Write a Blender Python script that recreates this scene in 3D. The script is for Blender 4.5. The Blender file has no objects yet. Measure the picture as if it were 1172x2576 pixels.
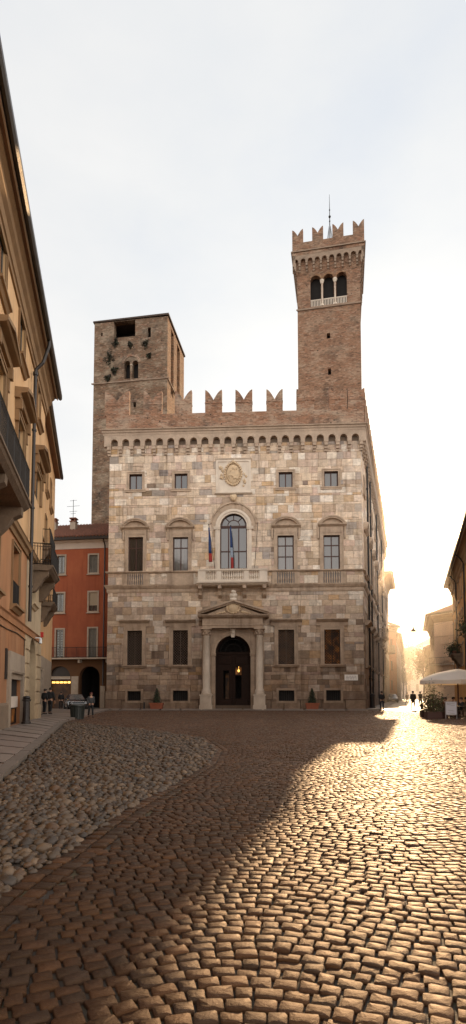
import bpy, bmesh, math, random
import numpy as np
from mathutils import Vector, Matrix, noise as mnoise
from mathutils.geometry import tessellate_polygon
PI = math.pi
R = math.radians
rnd = random.Random(7)
SC = bpy.context.scene
COL = SC.collection

# ------------------------------------------------------------------ camera model (metres, z up, camera at x=y=0)
PXW, PXH, FPX, PPY, TILT, CAMZ = 1172.0, 2575.0, 1400.0, 1656.0, R(3.64), 1.5
def ray(px, py):
    a = (px-586.0)/FPX; b = (PPY-py)/FPX
    return Vector((a, math.cos(TILT)-b*math.sin(TILT), math.sin(TILT)+b*math.cos(TILT)))
def at(px, py, Y):                       # point seen at a pixel, Y metres ahead
    d = ray(px, py); return Vector((0, 0, CAMZ)) + d*(Y/d.y)
def at_z(px, py, H):                     # point seen at a pixel, on the level z = H
    d = ray(px, py); return Vector((0, 0, CAMZ)) + d*((H-CAMZ)/d.z)
def gnd(px, py): return at_z(px, py, 0.0)

class Fr:                                # an upright plane: x along the wall, z up, local -y faces the viewer
    def __init__(s, a, b):
        s.o = Vector((a.x, a.y, 0)); s.u = Vector((b.x-a.x, b.y-a.y, 0)); s.w = s.u.length; s.u.normalize()
        s.n = s.u.cross(Vector((0, 0, 1))); s.rz = math.atan2(s.u.y, s.u.x)
    def q(s, px, py, d=0.0):             # pixel -> (u, z) on the plane d in front of the wall
        r = ray(px, py); c = Vector((0, 0, CAMZ)); o = s.o+s.n*d
        t = (o-c).dot(s.n)/r.dot(s.n); p = c+r*t
        return ((p-s.o).dot(s.u), p.z)
    def box(s, x0, y0, x1, y1, d=0.0):   # pixel box -> u0,u1,z0,z1
        a = s.q(x0, y1, d); b = s.q(x1, y0, d); return a[0], b[0], a[1], b[1]

# ------------------------------------------------------------------ mesh builder
class MB:
    def __init__(s, xf=None): s.v = []; s.f = []; s.c = []; s.xf = xf; s.col = (1, 1, 1)
    def add(s, vs, fs):
        b = len(s.v)
        if s.xf is not None: vs = [s.xf @ Vector(v) for v in vs]
        s.v.extend([tuple(v) for v in vs])
        for f in fs: s.f.append(tuple(i+b for i in f)); s.c.append(s.col)
        return s
    def box(s, x0, x1, y0, y1, z0, z1):
        return s.add([(x0,y0,z0),(x1,y0,z0),(x1,y1,z0),(x0,y1,z0),(x0,y0,z1),(x1,y0,z1),(x1,y1,z1),(x0,y1,z1)],
              [(0,3,2,1),(4,5,6,7),(0,1,5,4),(1,2,6,5),(2,3,7,6),(3,0,4,7)])
    def block(s, u0, u1, z0, z1, d, ch=.02, back=.0):      # chamfered ashlar face proud of the wall
        c = min(ch, (u1-u0)*.3, (z1-z0)*.3)
        return s.add([(u0,back,z0),(u1,back,z0),(u1,back,z1),(u0,back,z1),(u0+c,-d,z0+c),(u1-c,-d,z0+c),(u1-c,-d,z1-c),(u0+c,-d,z1-c)],
              [(4,5,6,7),(0,1,5,4),(1,2,6,5),(2,3,7,6),(3,0,4,7)])
    def prism(s, pts, y0, y1, caps=True):                   # polygon in x,z extruded along y
        n = len(pts); v = [(p[0],y0,p[1]) for p in pts]+[(p[0],y1,p[1]) for p in pts]
        f = [(i,(i+1)%n,n+(i+1)%n,n+i) for i in range(n)]
        if caps:
            for t in tessellate_polygon([[Vector((p[0],p[1],0)) for p in pts]]):
                f.append(tuple(t)); f.append(tuple(n+i for i in reversed(t)))
        return s.add(v, f)
    def mould(s, prof, u0, u1, o0=0.0, o1=0.0):             # (depth towards viewer, z) profile run along x; o0/o1 mitre
        n = len(prof)
        v = [(u0-p[0]*o0,-p[0],p[1]) for p in prof]+[(u1+p[0]*o1,-p[0],p[1]) for p in prof]
        f = [(i,n+i,n+(i+1)%n,(i+1)%n) for i in range(n)]+[tuple(range(n)),tuple(range(2*n-1,n-1,-1))]
        return s.add(v, f)
    def arcband(s, cu, cz, r0, r1, y0, y1, a0=0, a1=PI, n=20, kz=1.0):
        v = []
        for i in range(n+1):
            a = a0+(a1-a0)*i/n; c, q = math.cos(a), math.sin(a)*kz
            v += [(cu+c*r0,y0,cz+q*r0),(cu+c*r1,y0,cz+q*r1),(cu+c*r1,y1,cz+q*r1),(cu+c*r0,y1,cz+q*r0)]
        f = []
        for i in range(n):
            for k in range(4):
                f.append((4*i+k,4*i+(k+1)%4,4*i+4+(k+1)%4,4*i+4+k))
        f += [(0,1,2,3),(4*n+3,4*n+2,4*n+1,4*n)]
        return s.add(v, f)
    def lathe(s, prof, cx=0, cy=0, n=12, a0=0, a1=2*PI, cap=True):
        full = abs(a1-a0-2*PI) < 1e-6; m = n if full else n+1; v = []; k = len(prof)
        for i in range(m):
            a = a0+(a1-a0)*i/n
            v += [(cx+p[0]*math.cos(a),cy+p[0]*math.sin(a),p[1]) for p in prof]
        f = []
        for i in range(n):
            j = (i+1)%m
            for t in range(k-1): f.append((i*k+t,j*k+t,j*k+t+1,i*k+t+1))
        if cap and full: f += [tuple(i*k for i in reversed(range(m))),tuple(i*k+k-1 for i in range(m))]
        return s.add(v, f)
    def tube(s, pts, r, n=6, r1=None, caps=True):
        pts = [Vector(p) for p in pts]; v = []; m = len(pts); r1 = r if r1 is None else r1
        for i, p in enumerate(pts):
            t = (pts[min(i+1,m-1)]-pts[max(i-1,0)]).normalized()
            a = Vector((0,0,1)) if abs(t.z) < .9 else Vector((1,0,0))
            x = t.cross(a).normalized(); y = t.cross(x); rr = r+(r1-r)*i/max(1,m-1)
            for k in range(n):
                w = 2*PI*k/n; v.append(p+x*math.cos(w)*rr+y*math.sin(w)*rr)
        f = [(i*n+k,i*n+(k+1)%n,i*n+n+(k+1)%n,i*n+n+k) for i in range(m-1) for k in range(n)]
        if caps: f += [tuple(range(n-1,-1,-1)),tuple((m-1)*n+k for k in range(n))]
        return s.add(v, f)
    def blob(s, c, r, n=8, m=6, jit=0.0, rg=rnd):           # ellipsoid, slightly uneven
        v = []; c = Vector(c)
        for i in range(1, m):
            for k in range(n):
                a = 2*PI*k/n; b = PI*i/m-PI/2; j = 1+rg.uniform(-jit, jit)
                v.append((c.x+r[0]*math.cos(b)*math.cos(a)*j,c.y+r[1]*math.cos(b)*math.sin(a)*j,c.z+r[2]*math.sin(b)*j))
        v += [(c.x,c.y,c.z-r[2]),(c.x,c.y,c.z+r[2])]; B = len(v)-2
        f = [(i*n+k,i*n+(k+1)%n,i*n+n+(k+1)%n,i*n+n+k) for i in range(m-2) for k in range(n)]
        f += [(B,(k+1)%n,k) for k in range(n)]+[(B+1,(m-2)*n+k,(m-2)*n+(k+1)%n) for k in range(n)]
        return s.add(v, f)
    def sheet(s, outline, holes, y=0.0, reveal=.3):         # wall sheet with real openings and their reveals
        loops = [[Vector((p[0],p[1],0)) for p in l] for l in [outline]+holes]
        flat = [p for l in [outline]+holes for p in l]
        s.add([(p[0],y,p[1]) for p in flat], [tuple(t) for t in tessellate_polygon(loops)])
        for h in holes:
            n = len(h)
            s.add([(p[0],y,p[1]) for p in h]+[(p[0],y+reveal,p[1]) for p in h],
                  [(i,(i+1)%n,n+(i+1)%n,n+i) for i in range(n)])
        return s
    def leaves(s, pts, size, rg, col=None):
        for p in pts:
            a = Vector((rg.gauss(0,1),rg.gauss(0,1),rg.gauss(0,1))).normalized(); b = a.orthogonal().normalized()
            b = (Matrix.Rotation(rg.uniform(0,6.28),3,a) @ b); c = a.cross(b); z = size*rg.uniform(.6,1.3); p = Vector(p)
            if col: s.col = col(p, rg)
            s.add([p-b*z*.5,p+c*z*.3+b*z*.1,p+b*z*.6,p-c*z*.3+b*z*.1], [(0,1,2,3)])
        return s
    def build(s, name, mat, parent=None, smooth=False):
        me = bpy.data.meshes.new(name); me.from_pydata(s.v, [], s.f)
        if any(c != (1,1,1) for c in s.c):
            at_ = me.attributes.new('tint', 'FLOAT_COLOR', 'FACE')
            at_.data.foreach_set('color', np.array([(c[0],c[1],c[2],1.0) for c in s.c], dtype=np.float32).ravel())
        me.materials.append(mat); me.update()
        bm = bmesh.new(); bm.from_mesh(me); bmesh.ops.recalc_face_normals(bm, faces=bm.faces) if not getattr(s,'open',False) else None
        bm.to_mesh(me); bm.free()
        if smooth: me.polygons.foreach_set('use_smooth', [True]*len(me.polygons))
        o = bpy.data.objects.new(name, me); COL.objects.link(o)
        if parent is not None: o.parent = parent
        return o

def tag(o, label=None, cat=None, group=None, kind=None):
    if label: o['label'] = label
    if cat: o['category'] = cat
    if group: o['group'] = group
    if kind: o['kind'] = kind
    return o
def empty(name, loc=(0,0,0), rz=0.0):
    o = bpy.data.objects.new(name, None); COL.objects.link(o); o.location = loc; o.rotation_euler = (0,0,rz)
    o.empty_display_size = .3; return o
def copy_tree(o, parent=None):
    c = o.copy(); COL.objects.link(c)
    if parent is not None: c.parent = parent
    for ch in [x for x in bpy.data.objects if x.parent == o]: copy_tree(ch, c)
    return c
def root_of(fr, name, label, cat, group=None):
    return tag(empty(name, fr.o, fr.rz), label, cat, group)
def rect(u0, u1, z0, z1): return [(u0,z0),(u1,z0),(u1,z1),(u0,z1)]
def archp(u0, u1, z0, zs, zt=None, n=14):
    c = (u0+u1)/2; r = (u1-u0)/2; h = r if zt is None else zt-zs
    return [(u0,z0),(u1,z0)]+[(c+r*math.cos(PI*i/n),zs+h*math.sin(PI*i/n)) for i in range(n+1)]

# ------------------------------------------------------------------ materials
def lin(r, g, b):
    f = lambda c: (c/255/12.92 if c/255 <= .04045 else ((c/255+.055)/1.055)**2.4)
    return (f(r), f(g), f(b))
class NT:
    def __init__(s, nt): s.nt = nt
    def n(s, t, **k):
        x = s.nt.nodes.new(t)
        for a, b in k.items():
            if a in x.inputs.keys(): x.inputs[a].default_value = b
            else: setattr(x, a, b)
        return x
    def l(s, a, b): s.nt.links.new(a, b)
    def math(s, op, a, b=None, c=None, clamp=False):
        x = s.nt.nodes.new('ShaderNodeMath'); x.operation = op; x.use_clamp = clamp
        for i, v in enumerate((a, b, c)):
            if v is None: continue
            if hasattr(v, 'is_output'): s.l(v, x.inputs[i])
            else: x.inputs[i].default_value = v
        return x.outputs[0]
    def mix(s, bt, fac, a, b):
        x = s.nt.nodes.new('ShaderNodeMix'); x.data_type = 'RGBA'; x.blend_type = bt
        for i, v in ((0, fac), (6, a), (7, b)):
            if hasattr(v, 'is_output'): s.l(v, x.inputs[i])
            else: x.inputs[i].default_value = v if i == 0 else (*v[:3], 1)
        return x.outputs[2]
    def ramp(s, fac, stops):
        x = s.nt.nodes.new('ShaderNodeValToRGB'); e = x.color_ramp.elements
        while len(e) < len(stops): e.new(.5)
        for i, (p, c) in enumerate(stops):
            e[i].position = p; e[i].color = (*c[:3], 1) if not isinstance(c, (int, float)) else (c, c, c, 1)
        s.l(fac, x.inputs[0]); return x.outputs[0]
    def coord(s, scale=(1,1,1), kind='Object'):
        tc = s.nt.nodes.new('ShaderNodeTexCoord'); mp = s.nt.nodes.new('ShaderNodeMapping')
        mp.inputs['Scale'].default_value = scale; s.l(tc.outputs[kind], mp.inputs['Vector']); return mp.outputs[0]
    def noise(s, vec, scale, detail=4, rough=.55):
        x = s.nt.nodes.new('ShaderNodeTexNoise'); x.inputs['Scale'].default_value = scale
        x.inputs['Detail'].default_value = detail; x.inputs['Roughness'].default_value = rough
        s.l(vec, x.inputs['Vector']); return x.outputs['Fac']
def newmat(name):
    m = bpy.data.materials.new(name); m.use_nodes = True; m.node_tree.nodes.clear()
    t = NT(m.node_tree); o = t.n('ShaderNodeOutputMaterial'); b = t.n('ShaderNodeBsdfPrincipled')
    t.l(b.outputs[0], o.inputs[0]); return m, t, b
def surf(name, col=(.5,.5,.5), rough=.75, var=.18, scale=2.0, stretch=(1,1,1), bump=.25, bscale=18.0, bdist=.02, tint=False,
         stain=0.0, stain_col=(.08,.06,.05), stain_scale=.35, stain_stretch=(1,1,1), second=None, second_amt=.5, second_scale=.6, metal=0.0, spec=.5, low=None, coat=0.0, streak=0.0):
    m, t, b = newmat(name); v = t.coord()
    if tint:
        a = t.n('ShaderNodeAttribute', attribute_name='tint'); base = t.mix('MULTIPLY', 1.0, a.outputs['Color'], col)
    else:
        c = t.n('ShaderNodeRGB'); c.outputs[0].default_value = (*col, 1); base = c.outputs[0]
    if second:
        k = t.ramp(t.noise(t.coord(stretch), second_scale, 5, .6), [(.42, 0.0), (.62, 1.0)])
        base = t.mix('MIX', t.math('MULTIPLY', k, second_amt), base, second)
    nz = t.noise(t.coord(stretch), scale, 6, .62)
    f = t.math('MULTIPLY_ADD', nz, 2*var*1.6, 1-var*1.6)
    fine = t.math('MULTIPLY_ADD', t.noise(v, bscale, 3), var*1.2, 1-var*.6)
    cc = t.n('ShaderNodeCombineColor'); g = t.math('MULTIPLY', f, fine)
    for i in range(3): t.l(g, cc.inputs[i])
    base = t.mix('MULTIPLY', 1.0, base, cc.outputs[0])
    if stain:
        k = t.ramp(t.noise(t.coord(stain_stretch), stain_scale, 6, .65), [(.5, 0.0), (.72, 1.0)])
        base = t.mix('MIX', t.math('MULTIPLY', k, stain), base, stain_col)
    if streak:                                        # rain streaks running down
        k = t.ramp(t.noise(t.coord((2.6,2.6,.16)), 1.0, 5, .62), [(.48, 0.0), (.70, 1.0)]); k2 = t.ramp(t.noise(v, .45, 4), [(.40, 0.0), (.60, 1.0)])
        base = t.mix('MULTIPLY', t.math('MULTIPLY', t.math('MULTIPLY', k, k2), streak), base, (.42,.36,.31))
    if low:                                           # shade towards the ground put into the colour: (height, colour, amount)
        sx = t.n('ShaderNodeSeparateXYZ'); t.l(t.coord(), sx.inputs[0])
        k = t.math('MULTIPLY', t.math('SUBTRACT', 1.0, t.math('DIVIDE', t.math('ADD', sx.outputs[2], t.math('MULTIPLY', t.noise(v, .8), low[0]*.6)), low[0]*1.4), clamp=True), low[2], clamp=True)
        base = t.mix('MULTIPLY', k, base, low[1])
    t.l(base, b.inputs['Base Color'])
    rr = t.math('MULTIPLY_ADD', nz, .3, rough-.15, clamp=True); t.l(rr, b.inputs['Roughness'])
    b.inputs['Metallic'].default_value = metal; b.inputs['Specular IOR Level'].default_value = spec; b.inputs['Coat Weight'].default_value = coat
    if bump:
        bp = t.n('ShaderNodeBump', Strength=bump, Distance=bdist); t.l(t.noise(t.coord(stretch), bscale, 6, .6), bp.inputs['Height']); t.l(bp.outputs[0], b.inputs['Normal'])
    return m
def brickmat(name, ca, cb, mortar, patch, bw=.32, bh=.085, stain=.5, patch_amt=.5, msize=.012, stain_col=(.05,.038,.03)):
    m, t, b = newmat(name)
    tc = t.n('ShaderNodeTexCoord'); sx = t.n('ShaderNodeSeparateXYZ'); t.l(tc.outputs['Object'], sx.inputs[0])
    cx = t.n('ShaderNodeCombineXYZ'); t.l(t.math('ADD', sx.outputs[0], sx.outputs[1]), cx.inputs[0]); t.l(sx.outputs[2], cx.inputs[1])
    br = t.n('ShaderNodeTexBrick'); t.l(cx.outputs[0], br.inputs['Vector'])
    br.inputs['Color1'].default_value = (*ca, 1); br.inputs['Color2'].default_value = (*cb, 1); br.inputs['Mortar'].default_value = (*mortar, 1)
    br.inputs['Scale'].default_value = 1.0; br.inputs['Brick Width'].default_value = bw; br.inputs['Row Height'].default_value = bh; br.inputs['Mortar Size'].default_value = msize
    base = br.outputs['Color']
    k = t.ramp(t.noise(t.coord((.6,.6,1.3)), .55, 7, .68), [(.46, 0.0), (.6, 1.0)])
    base = t.mix('MIX', t.math('MULTIPLY', k, patch_amt), base, patch)
    st = t.noise(t.coord((1.2,1.2,7)), 1.3, 5, .7); f = t.math('MULTIPLY_ADD', st, 1.5, .25)
    f2 = t.math('MULTIPLY_ADD', t.noise(t.coord((2.2,2.2,9)), 2.0, 3, .6), 1.0, .5)
    cc = t.n('ShaderNodeCombineColor'); g = t.math('MULTIPLY', f, f2)
    for i in range(3): t.l(g, cc.inputs[i])
    base = t.mix('MULTIPLY', 1.0, base, cc.outputs[0])
    k = t.ramp(t.noise(t.coord((1,1,.8)), .42, 7, .72), [(.52, 0.0), (.68, 1.0)])
    base = t.mix('MIX', t.math('MULTIPLY', k, stain), base, stain_col)
    vs_ = t.n('ShaderNodeTexVoronoi'); vs_.inputs['Scale'].default_value = 1.0; t.l(t.coord((3.4,3.4,8.5)), vs_.inputs['Vector'])
    sc_ = t.n('ShaderNodeSeparateColor'); t.l(vs_.outputs['Color'], sc_.inputs[0])
    base = t.mix('MIX', t.math('MULTIPLY', t.math('GREATER_THAN', sc_.outputs[0], .90), .42), base, lin(176,154,134))
    base = t.mix('MIX', t.math('MULTIPLY', t.math('LESS_THAN', sc_.outputs[1], .14), .42), base, (.045,.028,.02))
    base = t.mix('MIX', t.math('MULTIPLY', t.math('GREATER_THAN', sc_.outputs[2], .88), .28), base, lin(150,96,72))
    hole = t.n('ShaderNodeTexVoronoi'); hole.inputs['Scale'].default_value = 1.1; t.l(t.coord(), hole.inputs['Vector'])
    k = t.math('LESS_THAN', hole.outputs['Distance'], .085)
    base = t.mix('MIX', t.math('MULTIPLY', k, .85), base, (.02,.015,.012))
    t.l(base, b.inputs['Base Color']); b.inputs['Roughness'].default_value = .9
    bp = t.n('ShaderNodeBump', Strength=.6, Distance=.03)
    t.l(t.math('ADD', t.math('MULTIPLY', br.outputs['Fac'], -.6), t.noise(t.coord((1,1,4)), 5, 6, .65)), bp.inputs['Height']); t.l(bp.outputs[0], b.inputs['Normal'])
    return m
def glassmat(name, col=(.02,.024,.028), ior=2.2, rough=.06, wav=.25):
    m, t, b = newmat(name); v = t.coord()
    oi = t.n('ShaderNodeObjectInfo'); rv = t.math('MULTIPLY', t.ramp(oi.outputs['Random'], [(.45, 0.0), (1.0, 1.0)]), .7)
    t.l(t.mix('MIX', t.math('MULTIPLY', rv, t.noise(t.coord((9,9,.25)), 1.0, 3)), col, (.26,.23,.19)), b.inputs['Base Color']); b.inputs['IOR'].default_value = ior
    t.l(t.math('MULTIPLY_ADD', t.noise(v, 1.2), .1, rough), b.inputs['Roughness'])
    bp = t.n('ShaderNodeBump', Strength=wav, Distance=.02); t.l(t.noise(v, 1.6, 2), bp.inputs['Height']); t.l(bp.outputs[0], b.inputs['Normal'])
    return m
def glow(name, col, strength, scale=2.0, lo=.15):
    m, t, b = newmat(name)
    k = t.ramp(t.noise(t.coord(), scale, 4), [(.4, lo), (.65, 1.0)])
    b.inputs['Base Color'].default_value = (*[c*.03 for c in col], 1)
    t.l(t.mix('MULTIPLY', 1.0, k, col), b.inputs['Emission Color']); b.inputs['Emission Strength'].default_value = strength
    return m
M = {}
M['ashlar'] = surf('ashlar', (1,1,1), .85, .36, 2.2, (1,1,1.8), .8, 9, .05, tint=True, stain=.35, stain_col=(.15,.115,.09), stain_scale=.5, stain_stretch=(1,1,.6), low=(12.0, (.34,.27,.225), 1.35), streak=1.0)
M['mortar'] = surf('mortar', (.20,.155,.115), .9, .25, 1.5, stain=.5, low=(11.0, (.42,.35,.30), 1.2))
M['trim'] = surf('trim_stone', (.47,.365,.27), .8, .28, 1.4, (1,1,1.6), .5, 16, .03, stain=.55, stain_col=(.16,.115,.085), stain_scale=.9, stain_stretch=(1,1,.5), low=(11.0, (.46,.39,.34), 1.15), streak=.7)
M['trim_dark'] = surf('brown_trim', (.30,.225,.165), .85, .3, 1.6, (1,1,1.6), .5, 16, .03, stain=.6, stain_col=(.12,.085,.06), stain_scale=.9)
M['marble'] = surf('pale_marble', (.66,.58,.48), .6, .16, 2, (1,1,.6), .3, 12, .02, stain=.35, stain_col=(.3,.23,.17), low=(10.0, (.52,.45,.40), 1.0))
M['relief'] = surf('carved_relief', (.6,.46,.30), .8, .2, 3, bump=.9, bscale=7, bdist=.08, stain=.4, stain_col=(.25,.17,.1))
M['brick'] = brickmat('tower_brick', lin(146,107,82), lin(110,79,60), lin(160,134,110), lin(160,136,114), patch_amt=.75, stain=.6)
M['brick_old'] = brickmat('old_tower_brick', lin(112,84,63), lin(80,59,45), lin(138,119,97), lin(146,131,112), patch_amt=.9, stain=.9)
M['brick_side'] = brickmat('warm_brick', lin(150,112,80), lin(120,88,62), lin(156,126,98), lin(156,130,102), stain=.5)
M['brick_red'] = brickmat('merlon_brick', lin(150,106,80), lin(116,82,62), lin(164,138,114), lin(168,148,128), patch_amt=.85, stain=.75)
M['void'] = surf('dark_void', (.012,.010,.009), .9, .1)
M['lead'] = surf('lead_sheet', (.20,.18,.17), .6, .2, 2)
M['wood'] = surf('dark_wood', (.018,.009,.006), .7, .3, 3, (6,6,.6), .4, 20, .01, spec=.12)
M['frame_wood'] = surf('window_wood', (.06,.022,.014), .55, .25, 3)
M['glass'] = glassmat('window_glass', (.02,.027,.035), 2.0)
M['lattice'] = surf('rusty_lattice', (.065,.042,.028), .6, .3, 4)
M['glass_dark'] = glassmat('dark_glass', (.012,.010,.009), 1.6, .12)
M['iron'] = surf('wrought_iron', (.02,.018,.017), .5, .3, 4, metal=.6)
M['pot'] = surf('terracotta', (.26,.075,.035), .8, .25, 3, stain=.3)
M['leaf'] = surf('leaf', (1,1,1), .55, .2, 6, bump=0, tint=True)
M['bark'] = surf('bark', (.06,.042,.03), .9, .3, 5, (1,1,.3), .6, 20)
M['lamp'] = glow('lamp_glow', (1.0,.55,.12), 4.0, 3, .6)
M['amber'] = glow('amber_interior', (1.0,.33,.06), .16, 2.2, .0)
M['amber_dim'] = glow('dim_amber', (1.0,.38,.09), .035, 2.0, .0)

# ------------------------------------------------------------------ camera, world, sun
cam = bpy.data.cameras.new('camera'); camo = bpy.data.objects.new('camera', cam); COL.objects.link(camo); SC.camera = camo
camo.location = (0,0,CAMZ); camo.rotation_euler = (PI/2+TILT,0,0)
cam.sensor_fit = 'VERTICAL'; cam.sensor_height = 36.0; cam.lens = 36.0*FPX/PXH; cam.shift_y = (PPY-PXH/2)/PXH
cam.clip_end = 6000; cam.clip_start = .05
SUN = ray(991, 1346).normalized()
SUN_EL = math.asin(SUN.z); SUN_AZ = math.atan2(SUN.x, SUN.y)
sl = bpy.data.lights.new('sun', 'SUN'); slo = bpy.data.objects.new('sun', sl); COL.objects.link(slo)
sl.energy = 5.0; sl.angle = R(.3); sl.color = (1.0,.63,.32); slo.rotation_euler = SUN.to_track_quat('Z','Y').to_euler(); slo.location = (20,60,40)
w = bpy.data.worlds.new('World'); SC.world = w; w.use_nodes = True; w.node_tree.nodes.clear(); t = NT(w.node_tree)
wo = t.n('ShaderNodeOutputWorld'); bg = t.n('ShaderNodeBackground'); t.l(bg.outputs[0], wo.inputs[0]); bg.inputs['Strength'].default_value = .1
sky = t.n('ShaderNodeTexSky'); sky.sky_type = 'NISHITA'; sky.sun_disc = False; sky.sun_elevation = SUN_EL; sky.sun_rotation = SUN_AZ; sky.dust_density = 2.5; sky.air_density = 1.0
gen = t.n('ShaderNodeTexCoord').outputs['Generated']
mp = t.n('ShaderNodeMapping'); mp.inputs['Scale'].default_value = (1,1,2.2); t.l(gen, mp.inputs['Vector'])
n1 = t.noise(mp.outputs[0], 1.6, 6, .55); n2 = t.noise(mp.outputs[0], 3.4, 5, .5)
cl = t.ramp(t.math('ADD', t.math('MULTIPLY', n1, .65), t.math('MULTIPLY', n2, .35)), [(.33, (8.1,8.5,9.1)), (.44, (9.0,9.15,9.3)), (.54, (9.6,9.6,9.55)), (.66, (10.4,10.3,10.1))])
dp = t.n('ShaderNodeVectorMath', operation='DOT_PRODUCT'); t.l(gen, dp.inputs[0]); dp.inputs[1].default_value = SUN
ds = t.math('MAXIMUM', dp.outputs['Value'], 0.0)
g1 = t.math('MULTIPLY', t.math('POWER', ds, 900), 60.0); g2 = t.math('MULTIPLY', t.math('POWER', ds, 60), 7.0); g3 = t.math('MULTIPLY', t.math('POWER', ds, 8), 1.6)
gc = t.n('ShaderNodeCombineColor')
t.l(t.math('ADD', g1, t.math('ADD', g2, g3)), gc.inputs[0]); t.l(t.math('ADD', t.math('MULTIPLY', g1, .8), t.math('ADD', t.math('MULTIPLY', g2, .86), g3)), gc.inputs[1]); t.l(t.math('ADD', t.math('MULTIPLY', g1, .5), t.math('ADD', t.math('MULTIPLY', g2, .6), t.math('MULTIPLY', g3, .85))), gc.inputs[2])
# added fill light: unseen sky behind and to the right brightened for the facades
sz = t.n('ShaderNodeSeparateXYZ'); t.l(gen, sz.inputs[0])
k = t.math('MULTIPLY', t.math('DIVIDE', t.math('SUBTRACT', .62, dp.outputs['Value']), 1.0, clamp=True), t.math('POWER', t.math('SUBTRACT', 1.0, t.math('MAXIMUM', sz.outputs[2], 0.0)), 1.3))
bc = t.n('ShaderNodeCombineColor')
for i, g in enumerate((20.0, 16.9, 14.4)): t.l(t.math('MULTIPLY', k, g), bc.inputs[i])
k = t.math('MULTIPLY', t.math('MULTIPLY', t.math('SUBTRACT', sz.outputs[0], .45, clamp=True), 1.8), t.math('SUBTRACT', 1.0, t.math('MAXIMUM', sz.outputs[2], 0.0)))
rc = t.n('ShaderNodeCombineColor')
for i, g in enumerate((23.0, 19.5, 16.0)): t.l(t.math('MULTIPLY', k, g), rc.inputs[i])
cl2 = t.mix('ADD', 1.0, t.mix('ADD', 1.0, cl, bc.outputs[0]), rc.outputs[0])
mx = t.mix('MIX', .88, sky.outputs[0], cl2)
t.l(t.mix('ADD', 1.0, mx, gc.outputs[0]), bg.inputs['Color'])
SC.view_settings.view_transform = 'Standard'; SC.view_settings.look = 'None'; SC.view_settings.exposure = 0; SC.view_settings.gamma = 1
# ================================================================== the palazzo
PF = Fr(at(267,1784,53.8), at(917,1785,52.5)); W = PF.w
VR = ray(1037,1745); VR.z = 0
PB = PF.o+PF.u*W
SF = Fr(PB, PB+VR); SL = 46.5
SX = Matrix.Translation((W,0,0)) @ Matrix.Rotation(SF.rz-PF.rz, 4, 'Z')
pal = root_of(PF, 'stone_palazzo', 'large pale stone palazzo with swallowtail battlements and columned portal facing the square', 'palazzo')
rp = random.Random(11)
M['corbel'] = surf('corbel_stone', (.44,.345,.26), .85, .35, 1.6, (1,1,1), .7, 8, .05, stain=.6, stain_col=(.16,.115,.085), stain_scale=.8)
ZL, ZC, ZM = PF.q(590,1071,.7)[1], PF.q(590,1036,.42)[1], 31.4            # ledge, crenel sill, merlon tip
CREAM, WHITE, TAN, OCHRE, GREY, BROWN, PINK = (.70,.575,.45), (.82,.75,.65), (.53,.405,.295), (.57,.385,.215), (.36,.32,.29), (.27,.20,.15), (.60,.455,.375)
def pick(z, rg):
    lo = max(0.0, min(1.0, (12.5-z)/7.0)); x = rg.random()
    up = [(CREAM,.44),(WHITE,.14),(TAN,.16),(OCHRE,.07),(GREY,.07),(PINK,.10),(BROWN,.02)]
    dn = [(CREAM,.26),(WHITE,.09),(TAN,.24),(OCHRE,.07),(GREY,.10),(PINK,.10),(BROWN,.14)]
    acc = 0
    for (c, a), (_, b) in zip(up, dn):
        acc += a*(1-lo)+b*lo
        if x <= acc: break
    j = rg.uniform(.84,1.12); h = rg.uniform(-.012,.022)
    mixk = rg.uniform(.0,.42)                      # pull toward the general cream so that most joints stay faint
    c = [c[i]*(1-mixk)+CREAM[i]*mixk for i in range(3)]
    return (c[0]*j+h*.3, c[1]*j, max(.02,c[2]*j-h))
def ashlar(mb, u0, u1, z0, z1, holes, rg, rows=(.42,.78), lens=(.45,1.3)):
    z = z0
    while z < z1-.05:
        h = rg.uniform(*rows) if rg.random() < .8 else rg.uniform(.2,.32)
        if z+h > z1-.2: h = z1-z
        u = u0
        while u < u1-.02:
            l = rg.uniform(*lens)
            if u+l > u1-.3: l = u1-u
            pieces = [(u,u+l,z,z+h)]
            if rg.random() < .07 and h > .4: zz = z+h*rg.uniform(.4,.6); pieces = [(u,u+l,z,zz),(u,u+l,zz,z+h)]
            for H in holes:
                nx = []
                for a,b,c,d in pieces:
                    if a >= H[1] or b <= H[0] or c >= H[3] or d <= H[2]: nx.append((a,b,c,d)); continue
                    if c < H[2]: nx.append((a,b,c,H[2]))
                    if d > H[3]: nx.append((a,b,H[3],d))
                    m0, m1 = max(c,H[2]), min(d,H[3])
                    if a < H[0]: nx.append((a,H[0],m0,m1))
                    if b > H[1]: nx.append((H[1],b,m0,m1))
                pieces = nx
            col = pick(z+h/2, rg); d0 = rg.uniform(.012,.045)
            for a,b,c,d in pieces:
                if b-a < .04 or d-c < .04: continue
                mb.col = col; j = .006
                mb.block(a+rg.uniform(0,j),b-rg.uniform(0,j),c+rg.uniform(0,j),d-rg.uniform(0,j),d0,.016)
            u += l
        z += h
def pbox(*b, d=0): return PF.box(*b, d)
small = [pbox(325,1192.5,358,1232), pbox(439,1191,472,1230), pbox(701,1187,735.5,1226.5), pbox(815.5,1185,850,1224.5)]
piano = [pbox(322.5,1351,360.5,1439.5), pbox(434.8,1351,473.5,1438), pbox(698,1347,738.5,1434), pbox(814,1346,854,1433)]
gfw = [pbox(320,1586,358,1673), pbox(435,1585,473,1672), pbox(700,1583.6,739.7,1671), pbox(816,1583,855,1670)]
base = [pbox(321,1738,355,1762), pbox(435,1736.5,473,1762.5), pbox(701,1736,740,1762.7), pbox(820,1735.5,856.5,1762)]
aw = pbox(553.5,1289,621,1430); aws = PF.q(587,1325)[1]
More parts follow.
